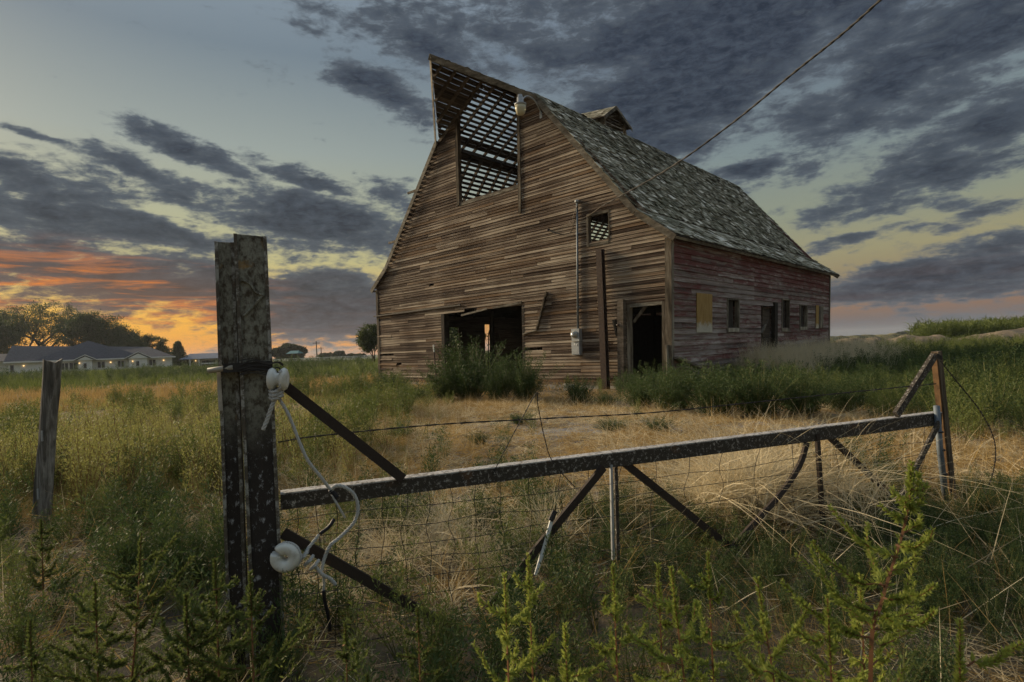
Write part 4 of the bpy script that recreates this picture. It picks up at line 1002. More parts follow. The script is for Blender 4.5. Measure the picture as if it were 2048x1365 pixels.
def make_tree(name, base, H, rx, label, mat, seed, dens=1.0, open_=0.0, trunk=.28, leaf=.30, group=None, conifer=False, squash=.55):
    rng = np.random.default_rng(seed); base = Vector(base); r_ = thing(name, base, label, 'tree', group)
    tb = VB(); cb_ = VB(); b0 = np.array(base)
    if conifer:
        tb.stem(np.array([[0, 0, -.3], [0, 0, H*.5], [0, 0, H]]), H*.03, .02)
        for z in np.linspace(H*.1, H*.97, 26):
            k = 1 - z/H; L_ = rx*(k**.8 + .05)
            for a in np.arange(0, 6.28, 6.28/9) + rng.uniform(0, 1):
                n = int(34*dens); u = rng.uniform(.1, 1, n)
                p = np.stack([np.cos(a)*u*L_, np.sin(a)*u*L_, z - u*L_*.25], 1) + rng.normal(size=(n, 3))*.12*np.array([1, 1, .5])
                cb_.leaves(p, rng.normal(size=(n, 3)) + np.array([math.cos(a), math.sin(a), .2]), leaf*1.2, leaf*.5, rng)
    else:
        # limbs fork from the trunk; leaves sit in clumps round the twig ends
        tips = []
        def limb(p, d, L_, rad, lev):
            n = 5; pts = [p]; dd = d.copy()
            for i in range(n):
                dd = dd + rng.normal(size=3)*.10; dd[2] += .04; dd /= np.linalg.norm(dd); p = p + dd*L_/n; pts.append(p)
            tb.stem(np.array(pts), rad, rad*.55)
            if lev == 1: tips.append((pts[2], dd)); tips.append((pts[4], dd))
            if lev == 0: tips.append((p, dd)); tips.append((pts[3], dd)); return
            for k in range(3 if lev > 1 else 3):
                a = rng.uniform(0, 6.28); sp = rng.uniform(.45, .95); x = np.cross(dd, rng.normal(size=3)); x /= np.linalg.norm(x)
                nd = dd*math.cos(sp) + x*math.sin(sp); nd[2] = nd[2]*.8 + .12; limb(pts[-1] if k else pts[3], nd/np.linalg.norm(nd), L_*rng.uniform(.62, .8), rad*.55, lev - 1)
        for k in range(3):
            a = k*2.1 + rng.uniform(0, 1); d = np.array([math.cos(a)*.28, math.sin(a)*.28, 1.0]); limb(np.array([0, 0, -.3]), d/np.linalg.norm(d), H*.36, trunk*(H/12)*(.9 if k else 1.2), 3)
        T = np.array([q[0] for q in tips]); c = T.mean(0); ext = np.abs(T - c).max(0)
        sx_ = np.array([rx/max(ext[0], .1), rx/max(ext[1], .1), 1.0]); zmax = T[:, 2].max(); sz = (H*.95)/zmax
        for i in range(len(tb.v)): tb.v[i] = tb.v[i]*np.array([1, 1, sz]); tb.v[i][..., :2] *= np.clip(sx_[0], .5, 2.0)
        T = T*np.array([np.clip(sx_[0], .5, 2.0), np.clip(sx_[0], .5, 2.0), sz])
        if open_ == 0:     # fuller crowns reach low down
            nx_ = 60; ph = rng.uniform(0, 6.283, nx_); rr2 = np.sqrt(rng.uniform(0, 1, nx_)); zz2 = rng.uniform(.22, .9, nx_); wz = np.sqrt(np.clip(1 - ((zz2 - .5)/.5)**2, 0.05, 1))
            T = np.concatenate([T, np.stack([np.cos(ph)*rr2*rx*.95*wz, np.sin(ph)*rr2*rx*.95*wz, zz2*H], 1)])
        for p in T:
            if rng.random() < open_: continue
            n = int(rng.uniform(40, 95)*dens); rr_ = rng.uniform(.5, 1.05)*H*.058
            q = rng.normal(size=(n, 3))*np.array([rr_, rr_, rr_*squash]) + p - np.array([0, 0, rr_*.4])
            cb_.leaves(q, rng.normal(size=(n, 3)) + np.array([0, 0, .2]), rng.uniform(.6, 1.2, n)*leaf, rng.uniform(.5, .9, n)*leaf*.7, rng)
    o = link('trunk', tb.mesh('trunk', [M_bark]), r_); o = link('crown', cb_.mesh('crown', [mat]), r_)
    return r_
def tree_at(px, ytop, Y, wpx, **kw):
    """photo column of the trunk, top row, distance; width in pixels"""
    g = at_depth(px, 735, Y); top = at_depth(px, ytop, Y); return make_tree(base=(g.x, Y, 0.0), H=top.z, rx=wpx/2/F_PX*Y*math.hypot(1, g.x/Y)*.9, **kw)
tree_at(88, 600, 175, 150, name='broadleaf_tree', label='tall open-crowned tree with branches against the glow behind the house', mat=M_leaf_mid, seed=3, dens=1.5, open_=.22, leaf=.46, squash=.6)
tree_at(5, 622, 158, 80, name='broadleaf_tree', label='dense tree at the left edge of the picture beside the house', mat=M_leaf_mid, seed=4, dens=2.0, leaf=.46)
tree_at(-40, 610, 170, 110, name='broadleaf_tree', label='tree cut by the left border behind the house', mat=M_leaf_mid, seed=14, dens=1.3, leaf=.42)
tree_at(196, 622, 162, 120, name='broadleaf_tree', label='dense dark rounded tree behind the middle of the house roof', mat=M_leaf_dark, seed=5, dens=2.3, leaf=.46)
tree_at(246, 640, 166, 60, name='broadleaf_tree', label='thin-leaved tree beside the dark rounded tree, right of the roof peak', mat=M_leaf_mid, seed=6, dens=.8, open_=.25, leaf=.36)
tree_at(290, 666, 160, 84, name='broadleaf_tree', label='low round dark tree behind the right end of the house roof', mat=M_leaf_dark, seed=7, dens=1.6, leaf=.36)
tree_at(357, 683, 150, 46, name='conifer_tree', label='small pointed conifer between the two houses', mat=M_leaf_dark, seed=8, conifer=True, leaf=.34)
tree_at(332, 702, 158, 34, name='broadleaf_tree', label='small shrubby tree between the long house and the conifer', mat=M_leaf_mid, seed=9, dens=1.2, leaf=.3)
tree_at(905, 640, 52, 150, name='broadleaf_tree', label='leafy tree seen through the doorway and window of the barn', mat=M_leaf_mid, seed=12, dens=1.5, leaf=.24)
tree_at(748, 642, 62, 62, name='broadleaf_tree', label='young leafy tree half hidden behind the left corner of the barn', mat=M_leaf_mid, seed=10, dens=1.1, open_=.15, leaf=.22)
GF = 'far trees along the left horizon'
for (px, yt, w, sd_, lab) in ((560, 694, 36, 21, 'far tree just right of the gate post on the horizon'), (582, 687, 40, 22, 'tallest far tree behind the turquoise roof'), (600, 692, 26, 23, 'far tree at the right of the clump by the turquoise roof'), (652, 706, 34, 24, 'low far trees at the foot of the thin poles'), (679, 702, 30, 25, 'round far bush between the poles and the barn'), (704, 708, 22, 26, 'lower of the two far trees left of the barn'), (722, 708, 24, 27, 'far tree closest to the left wall of the barn')):
    tree_at(px, yt, 190 if px < 610 else 260, w, name='far_tree', label=lab, mat=M_leaf_far, seed=sd_, dens=1.2, leaf=.55, group=GF)
GF2 = 'far trees along the right horizon'
for (px, yt, w, sd_, lab) in ((1812, 664, 30, 31, 'left one of the far trees beyond the dirt berm'), (1838, 662, 34, 32, 'second far tree beyond the dirt berm'), (1896, 661, 26, 33, 'lone far tree rising over the crop rows'), (1925, 662, 30, 34, 'right far tree rising over the crop rows')):
    tree_at(px, yt, 420, w, name='far_tree', label=lab, mat=M_leaf_far, seed=sd_, dens=.9, leaf=.9, group=GF2)

# ------------------------------------------------------------------ houses
M_white = plain('white_siding', (.80, .78, .72), .05, 3); M_roof = plain('slate_blue_shingle', (.060, .063, .078), .35, 3.0, .8); M_wtrim = plain('white_trim', (.78, .76, .72), .04)
M_glass = plain('dark_window_glass', (.03, .035, .045), .2, 2, .12, .6)
YH = 150.0      # the house stands square to the line of sight, 150 m off
HN = Vector((math.sin(R(-34)), math.cos(R(-34)), 0)); HR = Vector((HN.y, -HN.x, 0))
def house_frame(v): return HR*v[0] + HN*v[1] + Vector((0, 0, v[2]))
def on_house(px, py, D): return on_plane(px, py, HN*D, HN)
def Hx(px, D=YH): return on_house(px, 715, D).dot(HR)
def Hz(px, py, D=YH): return on_house(px, py, D).z
MB.frame = staticmethod(house_frame)
def emis(name, c, s):
    m, t, b = material(name); b.inputs['Base Color'].default_value = (*c, 1); b.inputs['Emission Color'].default_value = (*c, 1); b.inputs['Emission Strength'].default_value = s; return m
M_lit = emis('porch_lamp_glow', (1.0, .62, .25), 1.8)
x0, x1 = Hx(16), Hx(344); ez = Hz(344, 714); dp = 15.0
hs = thing('house', house_frame(((x0 + x1)/2, YH, 0)), 'long low white house with slate-blue roof and porch lamps lit', 'house')
MB().box(((x0 + x1)/2, YH + dp/2, ez/2 - .1), (x1 - x0, 0, 0), (0, dp, 0), (0, 0, ez + .2)).build('wall', M_white, hs)
zr = Hz(30, 692, YH + dp/2); zp = Hz(178, 682, YH + dp/2); xp = Hx(178, YH + dp/2); ov = .7
rf = MB(); A = (x0 - ov, YH - ov, ez); Bp = (x1 + ov, YH - ov, ez); Cc = (x1 + ov, YH + dp + ov, ez); D = (x0 - ov, YH + dp + ov, ez)
E_ = (Hx(24, YH + dp/2), YH + dp/2, zr); F_ = (Hx(298, YH + dp/2), YH + dp/2, Hz(298, 694, YH + dp/2))
rf.add([A, Bp, Cc, D, E_, F_], [(0, 1, 5, 4), (1, 2, 5), (2, 3, 4, 5), (3, 0, 4), (3, 2, 1, 0)]); ro = rf.build('roof', M_roof, hs)
pk = MB(); q0, q1 = Hx(62), Hx(296)
pk.add([(q0, YH - .5, ez + .09), (q1, YH - .5, ez + .09), (q1, YH + dp + .5, ez + .09), (q0, YH + dp + .5, ez + .09), (xp, YH + dp/2 - .6, zp), (xp, YH + dp/2 + .6, zp)], [(0, 1, 4), (1, 2, 5, 4), (2, 3, 5), (3, 0, 4, 5), (3, 2, 1, 0)]); pk.build('roof_peak', M_roof, ro)
MB().box(((x0 + x1)/2, YH - ov - .04, ez - .02), (x1 - x0 + 2*ov, 0, 0), (0, .07, 0), (0, 0, .26)).build('gutter', M_wtrim, hs)
for px in (172, 176, 197, 214): MB().tube([(Hx(px), YH + 5, ez + 1.5), (Hx(px), YH + 5, ez + 2.7)], .12, 6).build('roof_vent', M_wtrim, ro)
for (pa, pb, pt) in ((158, 185, 716), (258, 294, 710)):     # two gabled bays with white trim
    xa, xb = Hx(pa), Hx(pb); zt = ez + .15; zg = Hz((pa + pb)/2, pt - 0) + .55; yb = YH - 2.0
    bay = part_empty('porch_bay', hs); bay.parent = hs
    MB().box(((xa + xb)/2, YH - .85, ez/2 - .1), (xb - xa, 0, 0), (0, 2.3, 0), (0, 0, ez + .2)).build('wall', M_white, bay)
    w_ = .8; g_ = MB(); xm = (xa + xb)/2
    g_.add([(xa - w_, yb - .3, ez - .05), (xb + w_, yb - .3, ez - .05), (xm, yb - .3, zg), (xa - w_, YH + 3, ez - .05), (xb + w_, YH + 3, ez - .05), (xm, YH + 3, zg)], [(0, 1, 2), (1, 4, 5, 2), (4, 3, 5), (3, 0, 2, 5), (0, 3, 4, 1)]); g_.build('bay_roof', M_roof, bay)
    for (p, q) in (((xa - w_, ez - .02), (xm, zg + .04)), ((xb + w_, ez - .02), (xm, zg + .04))): MB().bar((p[0], yb - .36, p[1]), (q[0], yb - .36, q[1]), .12, .28, (0, 1, 0)).build('bargeboard', M_wtrim, bay)
    g2 = MB(); g2.add([(xa - .3, yb - .32, ez - .1), (xb + .3, yb - .32, ez - .1), (xm, yb - .32, zg - .3), (xa - .3, yb - .31, ez - .1), (xb + .3, yb - .31, ez - .1), (xm, yb - .31, zg - .3)], [(0, 1, 2), (5, 4, 3)]); g2.build('gable_panel', M_white, bay)
def window(px0, px1, py0, py1, yoff, par):
    xa, xb = Hx(px0), Hx(px1); za, zb = Hz((px0 + px1)/2, py1), Hz((px0 + px1)/2, py0); yy_ = YH + yoff
    w = MB().box(((xa + xb)/2, yy_ - .05, (za + zb)/2), (xb - xa + .3, 0, 0), (0, .08, 0), (0, 0, zb - za + .3)).build('window', M_wtrim, par)
    xm = (xa + xb)/2
    for (u, v_) in ((xa, xm - .06), (xm + .06, xb)) if px1 - px0 > 9 else ((xa, xb),):
        MB().box(((u + v_)/2, yy_ - .10, (za + zb)/2), (v_ - u, 0, 0), (0, .04, 0), (0, 0, zb - za)).build('pane', M_glass, w)
for a in ((20, 27, 731, 745, 0), (122, 136, 727, 740, 0), (139, 154, 726, 739, 0), (195, 209, 724, 736, 0), (235, 248, 722, 734, 0), (298, 311, 720, 731, 0), (168, 174, 727, 737, -2.05), (272, 278, 723, 732, -2.05)): window(*a, par=hs)
MB().box((Hx(82), YH - .06, 1.2), (Hx(92) - Hx(72), 0, 0), (0, .1, 0), (0, 0, 2.3)).build('garage_door', M_wtrim, hs)
for (px, py, yo) in ((47, 732, 0), (92, 730, 0), (160, 727, -2.05), (221, 725, 0), (265, 723, -2.05), (327, 721, 0)):
    MB().lathe((Hx(px), YH + yo - .18, Hz(px, py)), (0, 0, 1), [(.0, -.12), (.10, -.09), (.11, .08), (.0, .12)], 8).build('porch_lamp', M_lit, hs)
MB().box((Hx(-20) , YH + 6, 1.4), (Hx(14) - Hx(-60), 0, 0), (0, 8, 0), (0, 0, 3.2)).build('wing_wall', M_white, hs)
g_ = MB(); xa, xb = Hx(-62), Hx(17); g_.add([(xa, YH + 1, 3.0), (xb, YH + 1, 3.0), (xb, YH + 11, 3.0), (xa, YH + 11, 3.0), (xa, YH + 6, 4.6), (xb - .5, YH + 6, 4.6)], [(0, 1, 5, 4), (1, 2, 5), (2, 3, 4, 5), (3, 0, 4), (3, 2, 1, 0)]); g_.build('wing_roof', M_roof, hs)
# second house with an open porch
Y2 = 172.0
def X2(px): return Hx(px, Y2)
def Z2(px, py): return Hz(px, py, Y2)
xa, xb = X2(364), X2(470); e2 = Z2(400, 718)
h2 = thing('small_house', house_frame(((xa + xb)/2, Y2, 0)), 'small white house with a porch and pale rail behind the gate post', 'house')
MB().box(((xa + xb)/2, Y2 + 5, e2/2 - .1), (xb - xa, 0, 0), (0, 7, 0), (0, 0, e2 + .2)).build('wall', M_white, h2)
rf = MB(); rf.add([(xa - .8, Y2 - 1.2, e2), (xb + .8, Y2 - 1.2, e2), (xb + .8, Y2 + 9.5, e2), (xa - .8, Y2 + 9.5, e2), (xa + 2.2, Y2 + 4, Z2(400, 707)), (xb - 1, Y2 + 4, Z2(400, 707))], [(0, 1, 5, 4), (1, 2, 5), (2, 3, 4, 5), (3, 0, 4), (3, 2, 1, 0)])
rf.build('roof', plain('grey_roof', (.20, .22, .26), .2, 2), h2)
for px in (379, 397, 436): MB().box((X2(px), Y2 - .9, e2/2), (.25, 0, 0), (0, .25, 0), (0, 0, e2 - .05)).build('porch_post', M_wtrim, h2)
MB().box((X2(418), Y2 - .9, Z2(418, 727)), (X2(436) - X2(404), 0, 0), (0, .08, 0), (0, 0, .3)).build('porch_rail', M_wtrim, h2)
for (p, q) in ((381, 388), (405, 432)): MB().box((X2((p + q)/2), Y2 + 1.45, e2*.42), (X2(q) - X2(p), 0, 0), (0, .08, 0), (0, 0, e2*.7)).build('window', M_glass, h2)
MB().lathe((X2(392), Y2 + 1.3, Z2(392, 722)), (0, 0, 1), [(0, -.16), (.14, 0), (0, .18)], 8).build('porch_lamp', M_lit, h2)
MB.frame = None
# turquoise-roofed shed and the pale road bank beyond the field
Y3 = 175.0
c3 = at_depth(585, 712, Y3); r_ = thing('shed', (c3.x, Y3, 0), 'far shed with a turquoise roof by the trees right of the gate post', 'shed')
M_tq = plain('turquoise_roof', (.10, .22, .23), .15, 2); zc = at_depth(585, 707, Y3).z
MB().box((c3.x, Y3 + 2, zc/2 - .1), (2.6, 0, 0), (0, 4, 0), (0, 0, zc)).build('wall', M_dark, r_)
MB().add([(c3.x - 1.9, Y3 - .5, zc - .1), (c3.x + 1.9, Y3 - .5, zc - .1), (c3.x + 1.9, Y3 + 4.5, zc - .1), (c3.x - 1.9, Y3 + 4.5, zc - .1), (c3.x - 1.3, Y3 + 2, zc + .8), (c3.x + 1.3, Y3 + 2, zc + .8)], [(0, 1, 5, 4), (1, 2, 5), (2, 3, 4, 5), (3, 0, 4), (3, 2, 1, 0)]).build('roof', M_tq, r_)
for (px, yt, yb, Y, lab) in ((633, 683, 716, 150, 'taller thin utility pole on the left horizon'), (642, 694, 716, 200, 'shorter thin utility pole on the left horizon')):
    g = at_depth(px + 1, yb, Y); t_ = at_depth(px, yt, Y); r_ = thing('utility_pole', (g.x, Y, 0), lab, 'pole', 'utility poles on the left horizon')
    MB().tube([(g.x, Y, -.3), (g.x - .05, Y, t_.z)], [.17, .12], 7).build('shaft', M_bark, r_); MB().box((g.x - .05, Y, t_.z - .5), (1.9, 0, 0), (0, .12, 0), (0, 0, .14)).build('crossarm', M_bark, r_)
r_ = thing('white_fence', (at_depth(640, 716, 120).x, 120, 0), 'long low white fence line at the far edge of the left field', 'fence')
xa, xb = at_depth(548, 716, 120).x, at_depth(752, 712, 120).x
for z in (.55, .85, 1.15): MB().box(((xa + xb)/2, 120, z), (xb - xa, 0, 0), (0, .05, 0), (0, 0, .14)).build('rail', M_wtrim, r_)
for x in np.arange(xa, xb, 2.4): MB().box((x, 120.08, .6), (.13, 0, 0), (0, .1, 0), (0, 0, 1.4)).build('fence_post', M_wtrim, r_)

# ------------------------------------------------------------------ right: dirt berms and a standing crop
def berm(ctrl, H, wid, name, label, seed, col):
    """long heap of soil along a line of ground points"""
    pts_ = curve_pts(ctrl, 90); v_ = []; f_ = []; nj = 15
    for i, p in enumerate(pts_):
        d = (pts_[min(i + 1, len(pts_) - 1)] - pts_[max(i - 1, 0)]).normalized(); s_ = Vector((d.y, -d.x, 0)); end = min(1, i/9, (len(pts_) - 1 - i)/9)
        for j in range(nj):
            u = j/(nj - 1)*2 - 1; x_, y_ = p.x + s_.x*u*wid, p.y + s_.y*u*wid
            h = H*max(0, 1 - abs(u)**1.5)*end*(.62 + .6*float(vnoise(x_, y_, 3.2, seed)) + .45*float(vnoise(x_, y_, .8, seed + 1)))
            v_.append((x_, y_, h - .05))
    for i in range(len(pts_) - 1):
        for j in range(nj - 1): f_.append((i*nj + j, i*nj + j + 1, (i + 1)*nj + j + 1, (i + 1)*nj + j))
    o = MB().add(v_, f_).build(name, col, None, False); return ident(o, label, None, None, 'structure')
M_dirt = plain('dry_berm_soil', (.22, .175, .12), .35, 1.5, .95, .1, 0, .08)
berm([Vector((24, 46, 0)), Vector((31, 45, 0)), Vector((40, 44, 0)), Vector((60, 47, 0)), Vector((90, 55, 0))], .95, 3.2, 'dirt_berm', 'bare tan berm of soil across the right field', 41, M_dirt)
M_dirt2 = plain('grassy_berm_soil', (.17, .155, .09), .4, 1.2, .95, .1, 0, .08)
berm([Vector((30, 66, 0)), Vector((50, 72, 0)), Vector((70, 70, 0)), Vector((95, 80, 0))], 1.0, 5.0, 'dirt_berm', 'low grassy bank behind the bare berm', 51, M_dirt2)

# ------------------------------------------------------------------ vegetation
M_gdark = foliage_mat('weed_green_dark', (.022, .048, .015), (.095, .135, .042), .30, 1.2)
M_gmid = foliage_mat('weed_green', (.065, .095, .022), (.19, .225, .062), .35, 1.0)
M_gyel = foliage_mat('weed_yellow_green', (.145, .165, .045), (.40, .38, .125), .40, 1.0)
M_tip = foliage_mat('weed_bright', (.16, .22, .038), (.50, .53, .12), .42, 2.0)
M_dry = foliage_mat('dry_straw', (.24, .145, .045), (.56, .40, .16), .30, 1.2)
M_pale = foliage_mat('pale_straw', (.50, .41, .25), (.82, .72, .50), .25, 1.2)
M_stem = foliage_mat('red_stem', (.14, .055, .035), (.27, .14, .065), .10, 1.0)
M_stemg = foliage_mat('green_stem', (.10, .12, .035), (.20, .19, .07), .10, 1.0)
PROTO = {}
def proto(kind, vb, mats):
    PROTO.setdefault(kind, []).append(bpy.data.objects.new('clump', vb.mesh('clump', mats)))
def dirs(rng, n, spread, up=1.0):
    a = rng.uniform(0, 6.283, n); s_ = np.abs(rng.normal(0, spread, n)); return np.stack([np.cos(a)*s_, np.sin(a)*s_, np.full(n, up)], 1)
def feathery(vb, rng, H, nst, spread, nl, leaf, mi_leaf=0, mi_stem=1, wid=.22, rad=.02, lean=.25):
    """upright weed: stems fanning from one foot, each set all along with narrow leaves and short side twigs"""
    for k in range(nst):
        a = rng.uniform(0, 6.283); sp = abs(rng.normal(0, spread)); L_ = H*rng.uniform(.45, 1.12); n = 6
        t_ = np.linspace(0, 1, n)[:, None]; dr = np.array([math.cos(a)*sp, math.sin(a)*sp, 1.0]); dr /= np.linalg.norm(dr)
        curve = np.array([math.cos(a), math.sin(a), 0])*lean*sp*L_; wob = rng.normal(size=(n, 3))*.015*H; wob[0] = 0
        pts = t_*dr*L_ + t_**2*curve + wob + np.array([math.cos(a)*rad, math.sin(a)*rad, -.02])*1.0
        vb.stem(pts, .0035*H**.5 + .001, .001, mi_stem)
        u = rng.uniform(.10, 1.0, nl)**.8; idx = u*(n - 1); i0 = np.minimum(idx.astype(int), n - 2); f = (idx - i0)[:, None]; p = pts[i0]*(1 - f) + pts[i0 + 1]*f
        # side twigs carry the leaves a little way out
        az_ = rng.uniform(0, 6.283, nl); out2 = np.stack([np.cos(az_), np.sin(az_), rng.uniform(.2, 1.1, nl)], 1)
        reach = (wid*H*(1 - u*.8)*rng.uniform(0, 1, nl)**1.2)[:, None]; q = p + out2*reach*np.array([1, 1, .9])
        vb.leaves(q, out2 + rng.normal(size=(nl, 3))*.35 + np.array([0, 0, .25]), rng.uniform(.6, 1.3, nl)*leaf, leaf*.24, rng, mi_leaf)
    return vb
rng = np.random.default_rng(99)
for k in range(4):
    vb = VB(); n = 46; b_ = np.stack([rng.normal(0, .07, n), rng.normal(0, .07, n), np.full(n, -.01)], 1)
    vb.blades(b_, dirs(rng, n, .42), rng.uniform(.14, .40, n), .006, rng.uniform(.05, .5, n), rng, 0); proto('grass', vb, [M_gyel])
    vb = VB(); n = 52; b_ = np.stack([rng.normal(0, .08, n), rng.normal(0, .08, n), np.full(n, -.01)], 1)
    vb.blades(b_, dirs(rng, n, .50), rng.uniform(.10, .36, n), .0045, rng.uniform(.05, .6, n), rng, 0); proto('dry', vb, [M_dry])
    vb = VB(); n = 26; b_ = np.stack([rng.normal(0, .09, n), rng.normal(0, .09, n), rng.uniform(.0, .03, n)], 1)
    d = dirs(rng, n, 1.0); d[:, 2] = np.abs(rng.normal(0, .14, n)) + .02; vb.blades(b_, d, rng.uniform(.12, .42, n), .005, rng.uniform(0, .12, n), rng, 0, 2); proto('litter', vb, [M_pale if k % 2 else M_dry])
    proto('weed', feathery(VB(), rng, .55, 7, .28, 95, .030), [M_gmid, M_stemg])
    proto('weed_dark', feathery(VB(), rng, .55, 8, .32, 100, .032), [M_gdark, M_stemg])
    proto('weed_gold', feathery(VB(), rng, .62, 8, .20, 85, .026), [M_gyel, M_stem])
    vb = VB(); n = 40; b_ = np.stack([rng.normal(0, .35, n), rng.normal(0, .35, n), np.full(n, -.02)], 1)   # coarse far tuft
    vb.blades(b_, dirs(rng, n, .35), rng.uniform(.3, .75, n), .035, rng.uniform(.05, .4, n), rng, 0, 2); proto('far', vb, [M_gmid]); 
    vb = VB(); n = 34; b_ = np.stack([rng.normal(0, .30, n), rng.normal(0, .30, n), np.full(n, -.02)], 1)
    vb.blades(b_, dirs(rng, n, .35), rng.uniform(.2, .5, n), .028, rng.uniform(.05, .4, n), rng, 0, 2); proto('far_dry', vb, [M_dry])
    vb = VB()     # crop: tall leafy stalks
    for s_ in range(5):
        x_, y_ = rng.normal(0, .25, 2); H = rng.uniform(1.7, 2.2); vb.stem(np.array([[x_, y_, 0], [x_, y_, H*.5], [x_ + .03, y_, H]]), .02, .008, 0)
        n = 13; z_ = rng.uniform(.3, H, n); vb.blades(np.stack([np.full(n, x_), np.full(n, y_), z_], 1), dirs(rng, n, .9, .8), rng.uniform(.4, .7, n), .07, rng.uniform(.2, .7, n), rng, 0, 3)
    proto('crop', vb, [M_gmid])
    vb = VB(); n = 60     # tall pale bleached grass
    b_ = np.stack([rng.normal(0, .16, n), rng.normal(0, .16, n), np.full(n, -.01)], 1); vb.blades(b_, dirs(rng, n, .42), rng.uniform(.35, .85, n), .007, rng.uniform(.05, .5, n), rng, 0, 4)
    proto('pale', vb, [M_pale])
    vb = VB(); n = 46; b_ = np.stack([rng.normal(0, .06, n), rng.normal(0, .06, n), rng.uniform(0, .12, n)], 1); d = dirs(rng, n, .9, .8)   # stalks arching over and down
    vb.blades(b_, d, rng.uniform(.35, .75, n), .0048, rng.uniform(.55, 1.1, n), rng, 0, 6); proto('tangle', vb, [M_pale])
def scatter(name, label, kind, P, S, seed):
    """one mass of plants: points with turn and size, plants set on them by geometry nodes"""
    rg = np.random.default_rng(seed); n = len(P)
    col = bpy.data.collections.get('set_' + kind) or bpy.data.collections.new('set_' + kind)
    if not col.objects:
        for o in PROTO[kind]: col.objects.link(o)
    me = bpy.data.meshes.new(name); me.vertices.add(n); me.vertices.foreach_set('co', np.asarray(P, np.float32).ravel())
    def attr(nm, tp, val, key='value'):
        a = me.attributes.new(nm, tp, 'POINT'); a.data.foreach_set(key, val)
    rot = np.stack([rg.normal(0, .10, n), rg.normal(0, .10, n), rg.uniform(0, 6.283, n)], 1).astype(np.float32)
    attr('turn', 'FLOAT_VECTOR', rot.ravel(), 'vector'); sc = np.stack([S, S, S*rg.uniform(.8, 1.2, n)], 1).astype(np.float32); attr('size', 'FLOAT_VECTOR', sc.ravel(), 'vector')
    attr('pick', 'INT', rg.integers(0, len(PROTO[kind]), n).astype(np.int32))
    o = ident(link(name, me), label, None, None, 'stuff')
    ng = bpy.data.node_groups.new(name, 'GeometryNodeTree'); ng.interface.new_socket('Geometry', in_out='INPUT', socket_type='NodeSocketGeometry'); ng.interface.new_socket('Geometry', in_out='OUTPUT', socket_type='NodeSocketGeometry')
    N = ng.nodes; L = ng.links; gi = N.new('NodeGroupInput'); go = N.new('NodeGroupOutput'); ip = N.new('GeometryNodeInstanceOnPoints'); ci = N.new('GeometryNodeCollectionInfo')
    ci.inputs[0].default_value = col; ci.inputs['Separate Children'].default_value = True; ci.inputs['Reset Children'].default_value = True
    def na(nm, tp):
        q = N.new('GeometryNodeInputNamedAttribute'); q.data_type = tp; q.inputs[0].default_value = nm; return q.outputs[0]
    L.new(gi.outputs[0], ip.inputs['Points']); L.new(ci.outputs[0], ip.inputs['Instance']); ip.inputs['Pick Instance'].default_value = True
    L.new(na('pick', 'INT'), ip.inputs['Instance Index']); L.new(na('turn', 'FLOAT_VECTOR'), ip.inputs['Rotation']); L.new(na('size', 'FLOAT_VECTOR'), ip.inputs['Scale']); L.new(ip.outputs[0], go.inputs[0])
    md_ = o.modifiers.new('plants', 'NODES'); md_.node_group = ng
    return o
def field_pts(y0, y1, dens, azl=-47, azr=47, seed=0):
    """random ground points over the ground the camera looks across, not inside the barn"""
    rg = np.random.default_rng(seed); ta, tb_ = math.tan(R(azl)), math.tan(R(azr)); area = .5*(tb_ - ta)*(y1*y1 - y0*y0); n = int(area*dens)
    y = np.sqrt(rg.uniform(y0*y0, y1*y1, n)); x = y*rg.uniform(ta, tb_, n)
    qa = (x - CX)*E1.x + (y - CY)*E1.y; qb = (x - CX)*E2.x + (y - CY)*E2.y
    ins = (qa > -.12) & (qa < BW + .12) & (qb > -.14) & (qb < BL + .12)
    x, y, qa, qb = x[~ins], y[~ins], qa[~ins], qb[~ins]
    return x, y, qa, qb, rg
def clear_of_posts(x, y):
    return np.ones(len(x), bool)
def emit(name, label, kind, sel, x, y, S, seed):
    x, y, S = x[sel], y[sel], S[sel]; scatter(name, label, kind, np.stack([x, y, gz(x, y) - .005], 1), S, seed)
sstep = lambda v_, a, b_: np.clip((v_ - a)/(b_ - a), 0, 1)**2*(3 - 2*np.clip((v_ - a)/(b_ - a), 0, 1))
def zones(x, y, qa, qb):
    """how much of each kind of growth stands where"""
    d = {}
    n1 = vnoise(x, y, 2.6, 1); n2 = vnoise(x, y, 1.1, 2); n3 = vnoise(x, y, 6.0, 4)
    nearwall = np.exp(-np.clip(-qb, 0, 99)/1.0)*((qa > -2) & (qa < BW + 2))*(qb < 0) + np.exp(-np.clip(-qa, 0, 99)/1.6)*((qb > -1) & (qb < BL + 3))*(qa < 0)
    d['wall'] = np.clip(nearwall, 0, 1)
    azd = np.degrees(np.arctan2(x, y)); d['az'] = azd
    d['fore'] = 1 - sstep(y + .8*(n2 - .5), 3.9, 4.9)             # in front of and just behind the gate
    d['yard'] = np.exp(-(((x - 2.2)/4.6)**2 + ((y - 10.2)/2.6)**2)**2)
    d['right'] = sstep(x - 5.2 - .12*(y - 6), -.6, 1.6)*sstep(y, 5.6, 7.0)
    d['left'] = sstep(-x, 1.0, 3.5)*sstep(y, 4.5, 6.0)
    d['dryband'] = np.exp(-((y - 23 - 3*n3)/4.5)**2)*sstep(-x, 2, 8)
    d['foot'] = 1 - ((qa > -2.6) & (qa < 0) & (qb > 3.5) & (qb < 16.5))*.93
    d['n1'], d['n2'], d['n3'] = n1, n2, n3
    return d
